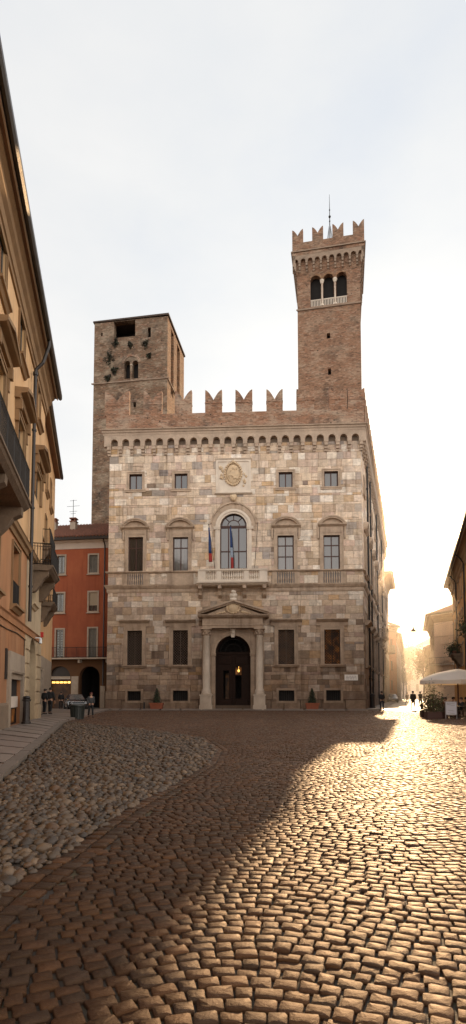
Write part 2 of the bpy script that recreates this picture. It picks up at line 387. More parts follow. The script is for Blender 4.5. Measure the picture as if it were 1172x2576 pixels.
dr = pbox(542,1594,630,1775); drs = PF.q(586,1642)[1]; DC = (dr[0]+dr[1])/2; DRR = (dr[1]-dr[0])/2
AC = (aw[0]+aw[1])/2; AR = (aw[1]-aw[0])/2
ZT = 26.95                                    # wall top under the corbel arches
holes = [rect(*h) for h in small+piano+gfw+base]+[archp(aw[0],aw[1],aw[2],aws,aws+AR), archp(dr[0],dr[1],dr[2]+.05,drs,drs+DRR)]
rh = small+piano+gfw+base+[(aw[0]-.25,aw[1]+.25,aw[2],aws+AR*1.2),(dr[0]-.5,dr[1]+.5,0,drs+DRR*1.35)]
mb = MB(); mb.sheet(rect(0,W,0,ZT), holes, 0, .42)
sh = [(2.2+i*5.6, 3.4+i*5.6) for i in range(8)]
sholes = [rect(a,b,4.3,7.7) for a,b in sh]+[rect(a,b,13.3,16.9) for a,b in sh]+[rect(a,b,21.6,23.1) for a,b in sh]
mb.xf = SX; mb.sheet(rect(0,SL,0,ZT), sholes, 0, .35); mb.xf = None
mb.sheet(rect(-40,0,0,ZT), [], 0, 0) if False else None
# back and left closing walls and the flat roof behind the battlements
e = SX @ Vector((SL,0,0))
mb.add([(0,0,0),(0,0,ZT),(0,46,ZT),(0,46,0)], [(0,1,2,3)]); mb.add([(0,46,0),(0,46,ZT),(e.x,e.y,ZT),(e.x,e.y,0)], [(0,1,2,3)])
mb.add([(0,0,ZT),(W,0,ZT),(e.x,e.y,ZT),(0,46,ZT)], [(0,1,2,3)])
mb.open = True
wall = mb.build('wall', M['mortar'], pal)
mb = MB(); ashlar(mb, 0, W, 1.75, 26.0, rh, rp)
srh = [(a,b,4.3,7.7) for a,b in sh]+[(a,b,13.3,16.9) for a,b in sh]+[(a,b,21.6,23.1) for a,b in sh]
mb.xf = SX; ashlar(mb, 0, SL, 1.75, 26.0, srh, rp, (.45,.7), (.6,1.7)); mb.xf = None; mb.open = True
mb.build('stone_facing', M['ashlar'], pal)
# plinth of larger blocks, a little proud: left of the door, right of it, and along the side
def plinth_run(ua, ub, xf=None, hs=()):
    mb = MB(xf)
    for z0, z1 in ((.0,.95),(.95,1.75)):
        u = ua
        while u < ub-.01:
            l = rp.uniform(1.0,2.3); l = ub-u if u+l > ub-.5 else l
            ps = [(u,u+l,z0,z1)]
            for H in hs:
                nx = []
                for a,b,c,d in ps:
                    if a >= H[1] or b <= H[0] or c >= H[3] or d <= H[2]: nx.append((a,b,c,d)); continue
                    if c < H[2]: nx.append((a,b,c,H[2]))
                    if d > H[3]: nx.append((a,b,H[3],d))
                    if a < H[0]: nx.append((a,H[0],max(c,H[2]),min(d,H[3])))
                    if b > H[1]: nx.append((H[1],b,max(c,H[2]),min(d,H[3])))
                ps = nx
            c0 = rp.choice([(.60,.50,.39),(.66,.56,.45),(.52,.42,.32),(.46,.37,.29)])
            for a,b,c,d in ps:
                if b-a > .05 and d-c > .05: mb.col = c0; mb.block(a,b,c,d,.10 if z0 else .14,.03)
            u += l
    mb.open = True; mb.build('plinth', M['ashlar'], pal)
plinth_run(-.08, dr[0]-.55, None, base); plinth_run(dr[1]+.55, W+.08, None, base); plinth_run(0, SL, SX)

# ---- corbel arcade, parapet band and ledge, front and side
OV = .45
def corbels(mb, L, n, zs, zt, a_off=0.0):
    p = L/n; pts = [(-OV if a_off else 0,zt),( -OV if a_off else 0,zs)]; cs = []
    for i in range(n):
        a, b = p*i+.21, p*(i+1)-.21; c, r = (a+b)/2, (b-a)/2
        pts += [(a,zs)]+[(c-r*math.cos(PI*k/8), zs+.38+r*math.sin(PI*k/8)) for k in range(9)]+[(b,zs)]
        cs.append(p*i)
    pts += [(L+(OV if a_off else 0),zs),(L+(OV if a_off else 0),zt)]
    mb.prism(pts, -OV, 0.0)
    for x in cs+[L]:
        w = .17
        for k, (z0, z1, d) in enumerate(((zs-.30,zs,.42),(zs-.58,zs-.30,.28),(zs-.82,zs-.58,.15))):
            mb.box(x-w+k*.012, x+w-k*.012, -d, 0, z0, z1)
mb = MB(); corbels(mb, W, 22, ZL-1.65, ZL-.52, 1); mb.xf = SX; corbels(mb, SL, 42, ZL-1.65, ZL-.52); mb.xf = None
corb = mb.build('corbel_arcade', M['corbel'], pal)
mb = MB()
def ledgeprof(z): return [(0,z-.55),(OV+.02,z-.55),(OV+.05,z-.32),(OV+.12,z-.30),(OV+.14,z-.12),(OV+.26,z-.08),(OV+.28,z),(0,z+.03)]
mth = .7
mb.mould(ledgeprof(ZL), -OV*.2, W, 1, .75); mb.xf = SX; mb.mould(ledgeprof(ZL), 0, SL, .75, 0); mb.xf = None
mb.build('cornice_ledge', M['corbel'], pal)
mb = MB(); mb.box(-.3, W+.3, -.42, .25, ZL+.02, ZC); mb.xf = SX; mb.box(.3, SL, -.42, .25, ZL+.02, ZC); mb.xf = None
mb.build('parapet', M['brick_red'], pal)
def merlon_pts(u0, u1, z0, z1, nz):
    c = (u0+u1)/2; hw = (u1-u0)/2; pts = [(u0,z0),(u1,z0),(u1,z1)]; n = 7
    for i in range(1, n+1): tt = i/n; pts.append((u1-hw*tt, z1-(z1-nz)*tt**1.6))
    for i in range(n-1, -1, -1): tt = i/n; pts.append((u0+hw*tt, z1-(z1-nz)*tt**1.6))
    return pts
for a, b in ((264,325),(361,407),(440,482),(516,558),(592,634.5),(670,711),(746,790),(827,869),(875,917)):
    u0 = PF.q(a,1000,.4)[0]; u1 = PF.q(b,1000,.4)[0]
    zt = PF.q((a+b)/2, 983.5-(a-276)*.0135, .4)[1]
    mb = MB(); mb.prism(merlon_pts(u0,u1,ZC-.01,zt,zt-1.02), -.40, .12)
    mb.box(u0-.03,u1+.03,-.43,.15,ZC+.95,ZC+1.03)
    if a == 592: pass
    mb.build('merlon', M['brick_red'], pal)
s = 1.2
mer = None
while s < SL-2:
    mb = MB(SX); mb.prism(merlon_pts(s,s+1.55,ZC-.01,ZM,ZM-1.0), -.40, .12); mb.build('merlon', M['brick_side'], pal); s += 2.75

# ---- windows
def bars(mb, u0, u1, z0, z1, y, fw, us=(), zs=(), mw=.05, th=.06):
    mb.box(u0,u0+fw,y,y+th,z0,z1); mb.box(u1-fw,u1,y,y+th,z0,z1); mb.box(u0+fw,u1-fw,y,y+th,z0,z0+fw); mb.box(u0+fw,u1-fw,y,y+th,z1-fw,z1)
    for f in us: x = u0+(u1-u0)*f; mb.box(x-mw,x+mw,y-.004,y+th-.004,z0+fw,z1-fw)
    for f in zs: z = z0+(z1-z0)*f; mb.box(u0+fw,u1-fw,y-.008,y+th-.01,z-mw,z+mw)
def casement(par, u0, u1, z0, z1, y, us=(.5,), zs=(), fw=.09, mw=.05, wood='frame_wood', glass='glass', xf=None):
    mb = MB(xf); bars(mb,u0,u1,z0,z1,y,fw,us,zs,mw); wn = mb.build('window', M[wood], par)
    mb = MB(xf); mb.box(u0+.02,u1-.02,y+.035,y+.05,z0+.02,z1-.02); mb.build('pane', M[glass], wn)
    return wn
def surround(par, u0, u1, z0, z1, fw=.34, d=.10, sill=.0, head=0.0, mat='trim', xf=None):
    mb = MB(xf)
    mb.box(u0-fw,u0,-d,0,z0,z1); mb.box(u1,u1+fw,-d,0,z0,z1); mb.box(u0-fw,u1+fw,-d,0,z1,z1+fw*1.05)
    k = fw*.35
    mb.box(u0-fw-.002,u0-fw+k,-d-.04,-d+.01,z0,z1+fw*1.05+.002); mb.box(u1+fw-k,u1+fw+.002,-d-.04,-d+.01,z0,z1+fw*1.05+.002); mb.box(u0-fw+k,u1+fw-k,-d-.038,-d+.01,z1+fw*1.05-k,z1+fw*1.05+.002)
    o = mb.build('window_surround', M[mat], par)
    if sill:
        mb = MB(xf); mb.mould([(0,z0-.26),(d+.04,z0-.26),(d+sill*.6,z0-.12),(d+sill,z0-.1),(d+sill,z0-.002),(0,z0-.002)], u0-fw-.12, u1+fw+.12); mb.build('sill', M[mat], o)
    return o
def seg_pediment(par, u0, u1, zb, rise, xf=None, mat='trim'):
    c = (u0+u1)/2; hw = (u1-u0)/2; mb = MB(xf)
    mb.mould([(0,zb-.12),(.16,zb-.12),(.34,zb+.02),(.40,zb+.04),(.42,zb+.14),(0,zb+.16)], u0, u1)
    r = (hw*hw+rise*rise)/(2*rise); a = math.asin(min(1,hw/r)); cz = zb+.16+rise-r
    mb.arcband(c, cz, r-.26, r-.12, -.36, 0, PI/2-a, PI/2+a, 16); mb.arcband(c, cz, r-.122, r, -.44, 0, PI/2-a, PI/2+a, 16)
    aa = math.acos(min(1,max(0,(r-rise)/(r-.26)))) ; pts = [(c+(r-.26)*math.sin(-aa+2*aa*i/14), cz+(r-.26)*math.cos(-aa+2*aa*i/14)) for i in range(15)]
    mb.prism(pts[::-1], -.1, 0)
    return mb.build('pediment', M[mat], par)
for i, (u0,u1,z0,z1) in enumerate(small):
    surround(pal,u0,u1,z0,z1,.24,.07,.08); casement(pal,u0,u1,z0,z1,.22,(.5,),(),.10,.055)
pp = [(301.7,380,1328,1304),(414,493,1327,1302),(679,759,1323,1298),(795.6,873.7,1320,1296.5)]
for i, (u0,u1,z0,z1) in enumerate(piano):
    so = surround(pal,u0,u1,z0,z1,.34,.12)
    a = PF.q(pp[i][0]+3,pp[i][2]); b = PF.q(pp[i][1]-3,pp[i][2]); top = PF.q(pp[i][0],pp[i][3])[1]
    seg_pediment(so, a[0], b[0], a[1]-.1, max(.5,top-a[1]-.15))
    mb = MB(); mb.box(u0-.34,u1+.34,-.16,0,z1+.37,a[1]-.225)               # frieze
    for x in (u0-.5,u1+.5): mb.lathe([(.0,z1-.35),(.10,z1-.3),(.13,z1+.1),(.10,z1+.45),(.15,a[1]-.24)],x,-.08,8)
    mb.build('frieze', M['trim'], so)
    casement(pal,u0,u1,z0,z1,.2,(.5,),((.70,) if i < 2 else (.72,.40)),.10,.05, glass='glass' if i else 'glass_dark')
mb = MB()
for k, (u0,u1,z0,z1) in enumerate(gfw):
    so = surround(pal,u0,u1,z0,z1,.36,.13,.16)
    mb = MB(); zc = PF.q(590,1558.5)[1]
    mb.mould([(0,zc-.62),(.16,zc-.62),(.18,zc-.30),(.26,zc-.27),(.46,zc-.10),(.50,zc-.08),(.52,zc),(0,zc+.10)], u0-.74, u1+.74); mb.build('cornice', M['trim'], so)
    mb = MB(); n = 9; w_, h_ = u1-u0, z1-z0; st = .20       # diamond lattice
    mb.box(u0,u0+.05,.08,.12,z0,z1); mb.box(u1-.05,u1,.08,.12,z0,z1); mb.box((u0+u1)/2-.04,(u0+u1)/2+.04,.06,.11,z0,z1)
    kk = -h_
    while kk < w_:
        for sgn in (1,-1):
            x0, x1 = max(0,kk), min(w_,kk+h_)
            if x1-x0 > .05:
                za, zb_ = x0-kk, x1-kk
                if sgn > 0: mb.tube([(u0+x0,.1,z0+za),(u0+x1,.1,z0+zb_)],.03,4)
                else: mb.tube([(u0+x0,.075,z1-za),(u0+x1,.075,z1-zb_)],.03,4)
        kk += st*1.25
    g = mb.build('window_grille', M['lattice' if k < 3 else 'iron'], pal)
    mb = MB(); mb.box(u0,u1,.30,.33,z0,z1); mb.build('window', M['glass_dark' if k < 2 else ('amber_dim' if k == 2 else 'amber')], pal)
for u0,u1,z0,z1 in base:
    mb = MB(); mb.box(u0-.22,u0,-.16,0,z0-.2,z1); mb.box(u1,u1+.22,-.16,0,z0-.2,z1); mb.box(u0-.22,u1+.22,-.16,0,z1,z1+.2); mb.box(u0,u1,-.16,0,z0-.2,z0)
    so = mb.build('window_surround', M['trim'], pal)
    mb = MB()
    for i in range(7): x = u0+(u1-u0)*(i+.5)/7; mb.tube([(x,.1,z0),(x,.1,z1)],.018,5)
    mb.tube([(u0,.1,(z0+z1)/2),(u1,.1,(z0+z1)/2)],.02,5)
    mb.build('window_grille', M['iron'], pal); mb = MB(); mb.box(u0,u1,.34,.37,z0,z1); mb.build('window', M['void'], pal)
# big arched window
mb = MB(); zs = aws; r = AR
for (r0,r1,d) in ((AR,AR+.20,.10),(AR+.20,AR+.34,.17),(AR+.34,AR+.46,.12)):
    mb.arcband(AC,zs,r0+.001,r1,-d,0,0,PI,24)
    for sg in (-1,1):
        a, b = sorted((AC+sg*(r0+.001),AC+sg*r1)); mb.box(a,b,-d,0,aw[2]-.2,zs-.28)
for sg in (-1,1): a, b = sorted((AC+sg*(AR-.03),AC+sg*(AR+.62))); mb.mould([(0,zs-.28),(.2,zs-.28),(.24,zs-.1),(.26,zs-.002),(0,zs-.002)], a, b)
so = mb.build('window_surround', M['marble'], pal)
mb = MB(); ro = AR+1.02                                     # outer hood moulding rising to the mask
ztop = PF.q(586,1250)[1]
mb.arcband(AC,zs,AR+.50,AR+.86,-.06,0,.0,PI,24)
mb.arcband(AC,zs,AR+.86,AR+1.0,-.15,0,.15,PI-.15,24,1.06); mb.build('hood_mould', M['trim'], so)
mb = MB(); mz = PF.q(586,1254)[1]
mb.blob((AC,-.22,mz),(.30,.22,.36),9,7,.14,rp); mb.blob((AC-.2,-.2,mz+.15),(.16,.14,.2),7,5,.2,rp); mb.blob((AC+.2,-.2,mz+.15),(.16,.14,.2),7,5,.2,rp); mb.blob((AC,-.4,mz-.02),(.07,.08,.12),6,5,.05,rp)
mb.build('carved_mask', M['relief'], so, True)
mb = MB(); y = .24; zt2 = zs+.02
bars(mb, aw[0], aw[1], aw[2], zt2, y, .09, (.31,.69), (.42,), .055); mb.box(aw[0],aw[1],y-.03,y+.06,zt2,zt2+.16)
mb.arcband(AC,zs+.16,AR-.19,AR-.10,y,y+.06,0,PI,20); mb.arcband(AC,zs+.16,AR*.42,AR*.42+.07,y,y+.06,0,PI,14)
for a in (R(45),R(90),R(135)): mb.tube([(AC+math.cos(a)*AR*.44,y+.03,zs+.16+math.sin(a)*AR*.44),(AC+math.cos(a)*(AR-.14),y+.03,zs+.16+math.sin(a)*(AR-.14))],.04,4)
wn = mb.build('window', M['frame_wood'], pal)
mb = MB(); mb.prism(archp(aw[0],aw[1],aw[2],zs,zs+AR), y+.05, y+.07); mb.build('pane', M['glass'], wn)
# coat of arms panel
q0 = pbox(543,1156,631,1241); mb = MB(); u0,u1,z0,z1 = q0
mb.box(u0+.2,u1-.2,-.09,0,z0+.2,z1-.2)
for a in ((u0,u0+.2,z0,z1),(u1-.2,u1,z0,z1),(u0+.2,u1-.2,z0,z0+.2),(u0+.2,u1-.2,z1-.2,z1)): mb.box(a[0],a[1],-.16,0,a[2],a[3])
mb.mould([(0,z1),(.2,z1),(.28,z1+.1),(0,z1+.14)], u0-.06, u1+.06); mb.mould([(0,z0-.14),(.14,z0-.14),(.26,z0-.04),(.26,z0),(0,z0)], u0-.14, u1+.14)
pan = mb.build('crest_panel', M['marble'], pal)
mb = MB(); cx, cz = PF.q(586.5,1193); 
for i in range(28):
    a = 2*PI*i/28; mb.blob((cx+.80*math.cos(a),-.16,cz+1.10*math.sin(a)),(.13,.11,.13),6,4,.25,rp)
mb.blob((cx,-.09,cz),(.70,.14,1.0),16,8,.01,rp)
for k in range(16): mb.blob((cx+rp.uniform(-.4,.4),-.20,cz+rp.uniform(-.6,.6)),(rp.uniform(.05,.16),.07,rp.uniform(.06,.18)),6,4,.2,rp)
for sg in (-1,1):
    for k in range(9): mb.blob((cx+sg*rp.uniform(1.0,1.28),-.10,cz+rp.uniform(-1.2,.9)),(rp.uniform(.06,.13),.09,rp.uniform(.1,.24)),6,5,.2,rp)
mb.blob((cx,-.18,cz+1.2),(.2,.14,.16),7,5,.2,rp)
mb.build('coat_of_arms', M['relief'], pan, True)
# string course band with blind balustrades
zb0, zb1 = PF.q(400,1471)[1]-.02, PF.q(400,1440)[1]-.05
mb = MB()
def band(L, o0, o1):
    mb.mould([(0,zb1-.02),(.12,zb1-.02),(.2,zb1+.06),(.24,zb1+.08),(.24,zb1+.17),(0,zb1+.2)], 0, L, o0, o1)
    mb.mould([(0,zb0-.75),(.06,zb0-.75),(.10,zb0-.62),(.10,zb0-.38),(.16,zb0-.34),(.30,zb0-.1),(.32,zb0),(0,zb0+.04)], 0, L, o0, o1)
band(W,1,.75); mb.xf = SX; band(SL,.75,0); mb.xf = None
mb.build('string_course', M['trim'], pal)
for i, (u0,u1,_,_) in enumerate(piano):
    if i == 1:
        mb = MB(); mb.box(u0-.55,u1+.55,-.09,0,zb0+.02,zb1-.03); mb.build('blind_balustrade', M['trim'], pal); continue
    mb = MB(); mb.box(u0-.04,u1+.04,-.055,-.045,zb0+.02,zb1-.03); bl = mb.build('blind_balustrade', M['lead'], pal)
    for a, b in ((u0-.55,u0-.05),(u1+.05,u1+.55)): mb = MB(); mb.box(a,b,-.12,0,zb0+.02,zb1-.03); mb.build('pier', M['trim'], bl)
    n = 7
    for k in range(n):
        x = u0+(u1-u0)*(k+.5)/n; h = zb1-zb0-.06; z = zb0+.02
        mb = MB(); mb.lathe([(.07,z),(.07,z+.08*h),(.045,z+.14*h),(.085,z+.38*h),(.04,z+.66*h),(.04,z+.8*h),(.07,z+.86*h),(.07,z+h)],x,-.11,8); mb.build('baluster', M['trim'], bl)
# balcony on four brackets
BD = 1.15
b0 = PF.q(497.5,1450,BD)[0]; b1 = PF.q(672.5,1450,BD)[0]; zr = PF.q(586,1430,BD)[1]; zs2 = PF.q(586,1461,BD)[1]
mb = MB(); mb.mould([(0,zs2-.34),(BD-.15,zs2-.34),(BD,zs2-.2),(BD+.12,zs2-.16),(BD+.14,zs2-.02),(0,zs2)], b0-.12, b1+.12)
bal = mb.build('balcony', M['marble'], pal)
mb = MB(); mb.mould([(BD-.26,zr-.16),(BD+.04,zr-.16),(BD+.06,zr),(BD-.28,zr)], b0, b1); mb.box(b0,b0+.26,-BD+.26,0,zr-.16,zr); mb.box(b1-.26,b1,-BD+.26,0,zr-.16,zr)
mb.box(b0,b1,-BD+.001,-BD+.22,zs2,zs2+.14)
for x0_, x1_ in ((b0,b0+.75),(b1-.75,b1),(b0+1.75,b0+2.25),(b1-2.25,b1-1.75)): mb.box(x0_+.002,x1_-.002,-BD+.012,-BD+.21,zs2+.14,zr-.16)
mb.build('balcony_rail', M['marble'], bal)
xs = [b0+.75+i*(1.0/5)+.1 for i in range(5)]+[b0+2.25+i*(b1-b0-4.5)/10+.1 for i in range(10)]+[b1-1.75+i*.2+.1 for i in range(5)]
z, h = zs2+.14, zr-.16-zs2-.14
bm0 = None
for x in xs:
    if bm0 is None:
        mb = MB(); mb.lathe([(.085,z),(.085,z+.1*h),(.05,z+.16*h),(.095,z+.4*h),(.04,z+.68*h),(.04,z+.82*h),(.08,z+.88*h),(.08,z+h)],0,-BD+.11,8); bm0 = mb.build('baluster', M['marble'], bal); bm0.location.x = x
    else:
        c = bm0.copy(); COL.objects.link(c); c.location.x = x
for px in (504,553,615,665):
    u = PF.q(px,1480,.5)[0]; zt = zs2-.34; mb = MB()
    prof = [(0,zt),(-BD+.15,zt),(-BD+.12,zt-.3),(-.72,zt-.42),(-.55,zt-.62),(-.5,zt-.85),(-.2,zt-1.05),(0,zt-1.15)]
    mb.prism([(p[0],p[1]) for p in prof], u-.17, u+.17)
    mb.v = [(v[1],v[0],v[2]) for v in mb.v]; mb.build('bracket', M['trim'], bal)
# portal: order, entablature, pediment
por = empty('portal'); por.parent = pal
mb = MB(); pe0, pe1 = PF.q(511,1600)[0], PF.q(660,1600)[0]; zE0 = PF.q(586,1580)[1]; zE1 = PF.q(586,1549,.5)[1]
mb.sheet(rect(pe0-.1,pe1+.1,.02,zE0), [archp(dr[0],dr[1],.04,drs,drs+DRR)], -.16, .2); mb.box(pe0-.1,pe0,-.158,0,.02,zE0); mb.box(pe1,pe1+.1,-.158,0,.02,zE0); mb.open = True
mb.build('portal_wall', M['trim'], por)
mb = MB()
for r0,r1,d in ((DRR+.01,DRR+.22,.23),(DRR+.22,DRR+.40,.28)): mb.arcband(DC,drs,r0,r1,-d,-.15,0,PI,24)
for sg in (-1,1):
    a, b = sorted((DC+sg*(DRR+.012),DC+sg*(DRR+.38))); mb.box(a,b,-.24,-.15,.1,drs-.3); a, b = sorted((DC+sg*(DRR-.05),DC+sg*(DRR+.44))); mb.mould([(.1,drs-.3),(.3,drs-.3),(.36,drs-.08),(.36,drs-.002),(.1,drs-.002)], a, b)
mb.build('archivolt', M['trim'], por)
mb = MB(); kz = PF.q(586,1588)[1]; mb.prism([(DC-.16,kz-.6),(DC+.16,kz-.6),(DC+.26,zE0),(DC-.26,zE0)], -.42, -.1); mb.blob((DC,-.45,kz-.05),(.17,.12,.24),8,6,.15,rp); mb.build('keystone', M['marble'], por)
colx = [PF.q(519,1700,.55)[0], PF.q(652.5,1700,.55)[0]]
zp1 = PF.q(586,1746,.55)[1]; zcb = PF.q(586,1734,.55)[1]; zct = PF.q(586,1600,.55)[1]; zE0b = PF.q(586,1580,.6)[1]
for cx in colx:
    mb = MB(); cy = -.55; mb.box(cx-.62,cx+.62,cy-.62,-.1,0,.45); mb.box(cx-.54,cx+.54,cy-.54,-.1,.45,zp1-.14); mb.box(cx-.6,cx+.6,cy-.6,-.1,zp1-.14,zp1)
    ped = mb.build('pedestal', M['marble'], por)
    mb = MB(); mb.lathe([(.50,zp1),(.50,zp1+.12),(.43,zp1+.17),(.46,zp1+.26),(.40,zcb+.02),(.355,zcb+.1),(.36,zcb+1.5),(.345,zcb+2.6),(.30,zct-.06),(.34,zct-.03),(.34,zct+.03)],cx,cy,20)
    cl_ = mb.build('column', M['marble'], por, True)
    mb = MB(); mb.lathe([(.30,zct),(.36,zct+.2),(.38,zct+.3),(.48,zE0b-.12)],cx,cy,14); mb.box(cx-.52,cx+.52,cy-.52,-.1,zE0b-.12,zE0b-.01)
    for k in range(14):
        a = 2*PI*k/14; mb.blob((cx+.40*math.cos(a),cy+.40*math.sin(a),zct+(.22 if k%2 else .42)),(.10,.10,.13),6,5,.15,rp)
    mb.build('capital', M['trim'], cl_)
    mb = MB(); mb.box(cx-.42,cx+.42,-.26,-.15,zp1,zE0-.02); mb.build('pilaster', M['trim'], por)
eu0, eu1 = PF.q(509,1570,.9)[0], PF.q(661,1570,.9)[0]
mb = MB(); e0, e1 = zE0b, PF.q(586,1550,1.0)[1]; hE = e1-e0
mb.mould([(0,e0),(.95,e0),(.97,e0+hE*.22),(1.02,e0+hE*.24),(1.02,e0+hE*.34),(.92,e0+hE*.36),(.92,e1-.2),(1.0,e1-.12),(1.2,e1-.02),(0,e1)], eu0, eu1)
for k in range(11): mb.box(eu0+.35+k*(eu1-eu0-.7)/11,eu0+.35+k*(eu1-eu0-.7)/11+.28,-.97,-.9,e0+hE*.45,e1-.32)
mb.build('entablature', M['trim'], por)
pu0, pu1 = PF.q(497,1547,1.3)[0], PF.q(676.5,1547,1.3)[0]; za = PF.q(586,1507,1.3)[1]; zq = PF.q(586,1548,1.3)[1]; pc = (pu0+pu1)/2
mb = MB(); mb.mould([(0,zq-.1),(1.15,zq-.1),(1.32,zq+.06),(1.34,zq+.14),(0,zq+.16)], pu0, pu1)
for (t0,t1,d) in ((.14,.30,1.22),(.301,.46,1.40)):
    for sg in (-1,1):
        x0_ = pu0 if sg < 0 else pu1
        mb.prism([(x0_,zq+.0+t0),(x0_,zq+t1),(pc,za-.02-.46+t1),(pc,za-.02-.46+t0)], -d, 0)
mb.prism([(pu0+.7,zq+.15),(pu1-.7,zq+.15),(pc,za-.36)], -.95, 0)
pd = mb.build('pediment', M['trim'], por)
mb = MB(); mb.blob((pc,-1.0,(zq+za)/2-.02),(.52,.22,.46),14,8,.03,rp)
for k in range(16): a = 2*PI*k/16; mb.blob((pc+.62*math.cos(a),-1.02,(zq+za)/2-.03+.42*math.sin(a)),(.15,.12,.12),6,5,.2,rp)
for sg in (-1,1):
    for k in range(4): mb.blob((pc+sg*(.85+k*.22),-.98,zq+.40-k*.05),(.16,.08,.12-k*.015),6,5,.2,rp)
mb.build('crest', M['relief'], pd, True)
mb = MB(); z = za-.05; mb.box(pc-.3,pc+.3,-1.2,-.5,z-.1,z+.22); mb.blob((pc,-.85,z+.45),(.30,.26,.3),9,7,.14,rp); mb.blob((pc-.24,-.85,z+.5),(.14,.16,.2),7,5,.15,rp); mb.blob((pc+.24,-.85,z+.5),(.14,.16,.2),7,5,.15,rp); mb.blob((pc,-.85,z+.82),(.26,.22,.2),8,6,.15,rp)
mb.build('finial', M['marble'], pd, True)
# door leaves with panels, fanlight, vestibule
mb = MB(); y = .40; g0 = [(DC-.95,DC-.42,1.05,3.75),(DC+.20,DC+.78,1.05,4.15)]
mb.sheet(archp(dr[0],dr[1],.06,drs,drs+DRR), [rect(*g) for g in g0]+[archp(DC-DRR+.22,DC+DRR-.22,drs+.12,drs+.14,drs+DRR-.2,12)], y, .07)
mb.box(DC-.05,DC+.05,y-.05,y+.01,.06,drs-.1); mb.box(dr[0],dr[1],y-.08,y+.01,drs-.12,drs+.1)
for a,b in ((dr[0]+.15,DC-.12),(DC+.12,dr[1]-.15)):
    for z0_, z1_ in ((.2,.9),(4.35,drs-.3)):
        mb.block(a+.05,b-.05,z0_,z1_,.05-y,.05,y-.001)
mb.open = True; door = mb.build('door', M['wood'], por)
mb = MB()
for k in range(13):
    a = PI*(k+.5)/13; mb.tube([(DC+.25*math.cos(a),y+.03,drs+.15+.2*math.sin(a)),(DC+(DRR-.22)*math.cos(a),y+.03,drs+.14+(DRR-.25)*math.sin(a))],.022,4)
for k in (.45,.72): mb.arcband(DC,drs+.14,DRR*k,DRR*k+.04,y+.01,y+.05,0,PI,14)
mb.build('fanlight_grille', M['iron'], door)
for k in (-.14,.14): mb = MB(); mb.blob((DC+k,y-.07,1.15),(.04,.04,.04),8,6,0,rp); mb.build('handle', M['iron'], door)
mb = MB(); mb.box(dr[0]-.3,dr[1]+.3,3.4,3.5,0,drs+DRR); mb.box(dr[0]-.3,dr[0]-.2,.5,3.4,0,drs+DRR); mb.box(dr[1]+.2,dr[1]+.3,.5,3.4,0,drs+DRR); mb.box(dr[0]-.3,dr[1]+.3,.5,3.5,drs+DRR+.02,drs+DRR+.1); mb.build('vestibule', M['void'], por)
mb = MB(); mb.box(DC-.9,DC-.5,2.6,2.65,.9,3.6); mb.build('inner_door', M['amber_dim'], por)
mb = MB(); mb.box(DC+.18,DC+.85,1.25,1.3,3.35,4.1); mb.build('lit_panel', M['amber'], por)
mb = MB(); mb.blob((DC+.50,.95,3.75),(.10,.10,.13),10,8,0,rp); mb.tube([(DC+.5,.95,3.9),(DC+.5,.95,5.2)],.015,5)
hl = mb.build('hanging_lantern', M['lamp']); hl.matrix_world = Matrix.Translation(PF.o) @ Matrix.Rotation(PF.rz,4,'Z')
tag(hl, 'small glowing amber lantern hanging inside the dark palazzo doorway', 'lantern')
mb = MB(); mb.box(dr[0]-.6,dr[1]+.6,-1.5,.45,-.02,.055); mb.build('doorstep', M['trim'], por)

# ---- side face: surrounds, pipes, balcony
for i, (a,b) in enumerate(sh):
    for (z0,z1) in ((4.3,7.7),(13.3,16.9)):
        so = surround(pal,a,b,z0,z1,.36,.15,.2,xf=SX)
        mb = MB(SX)
        if z0 < 5: mb.mould([(0,z1+.45),(.3,z1+.5),(.62,z1+.85),(.64,z1+.95),(0,z1+1.0)], a-.7, b+.7); mb.build('cornice', M['trim'], so)
        else: seg_pediment(so, a-.8, b+.8, z1+.85, .8, xf=SX)
        mb = MB(SX); mb.box(a,b,.2,.24,z0,z1); mb.build('window', M['glass_dark'], pal)
    surround(pal,a,b,21.6,23.1,.25,.1,.1,xf=SX); mb = MB(SX); mb.box(a,b,.2,.24,21.6,23.1); mb.build('window', M['glass_dark'], pal)
for s_ in (5.2,9.6,21.0,33.5):
    mb = MB(SX); mb.tube([(s_,-.2,.1),(s_,-.2,26.2)],.10,8)
    for z in (3,8,13,18,23): mb.tube([(s_,-.2,z),(s_,-.2,z+.12)],.14,8)
    mb.build('downpipe', M['iron'], pal)
for s0, s1, zb in ((24.2,27.6,9.3),):
    mb = MB(SX); mb.mould([(0,zb-.3),(1.1,zb-.3),(1.3,zb-.05),(1.3,zb),(0,zb)], s0, s1)
    for s_ in (s0+.4,s1-.9): mb.mould([(0,zb-1.3),(.25,zb-1.2),(.9,zb-.5),(1.05,zb-.3),(0,zb-.3)], s_, s_+.5)
    b_ = mb.build('balcony', M['trim'], pal)
    mb = MB(SX); mb.mould([(1.02,zb+1.0),(1.28,zb+1.0),(1.28,zb+1.15),(1.02,zb+1.15)], s0, s1); mb.box(s0,s0+.2,-1.02,0,zb+1.0,zb+1.15); mb.box(s1-.2,s1,-1.02,0,zb+1.0,zb+1.15)
    for k in range(12): mb.lathe([(.07,zb),(.1,zb+.4),(.05,zb+.8),(.08,zb+1.0)], s0+.15+k*(s1-s0-.3)/11, -1.15, 6)
    for k in range(4): mb.lathe([(.07,zb),(.1,zb+.4),(.05,zb+.8),(.08,zb+1.0)], s0+.12, -.2-k*.24, 6)
    mb.build('balcony_rail', M['trim'], b_)

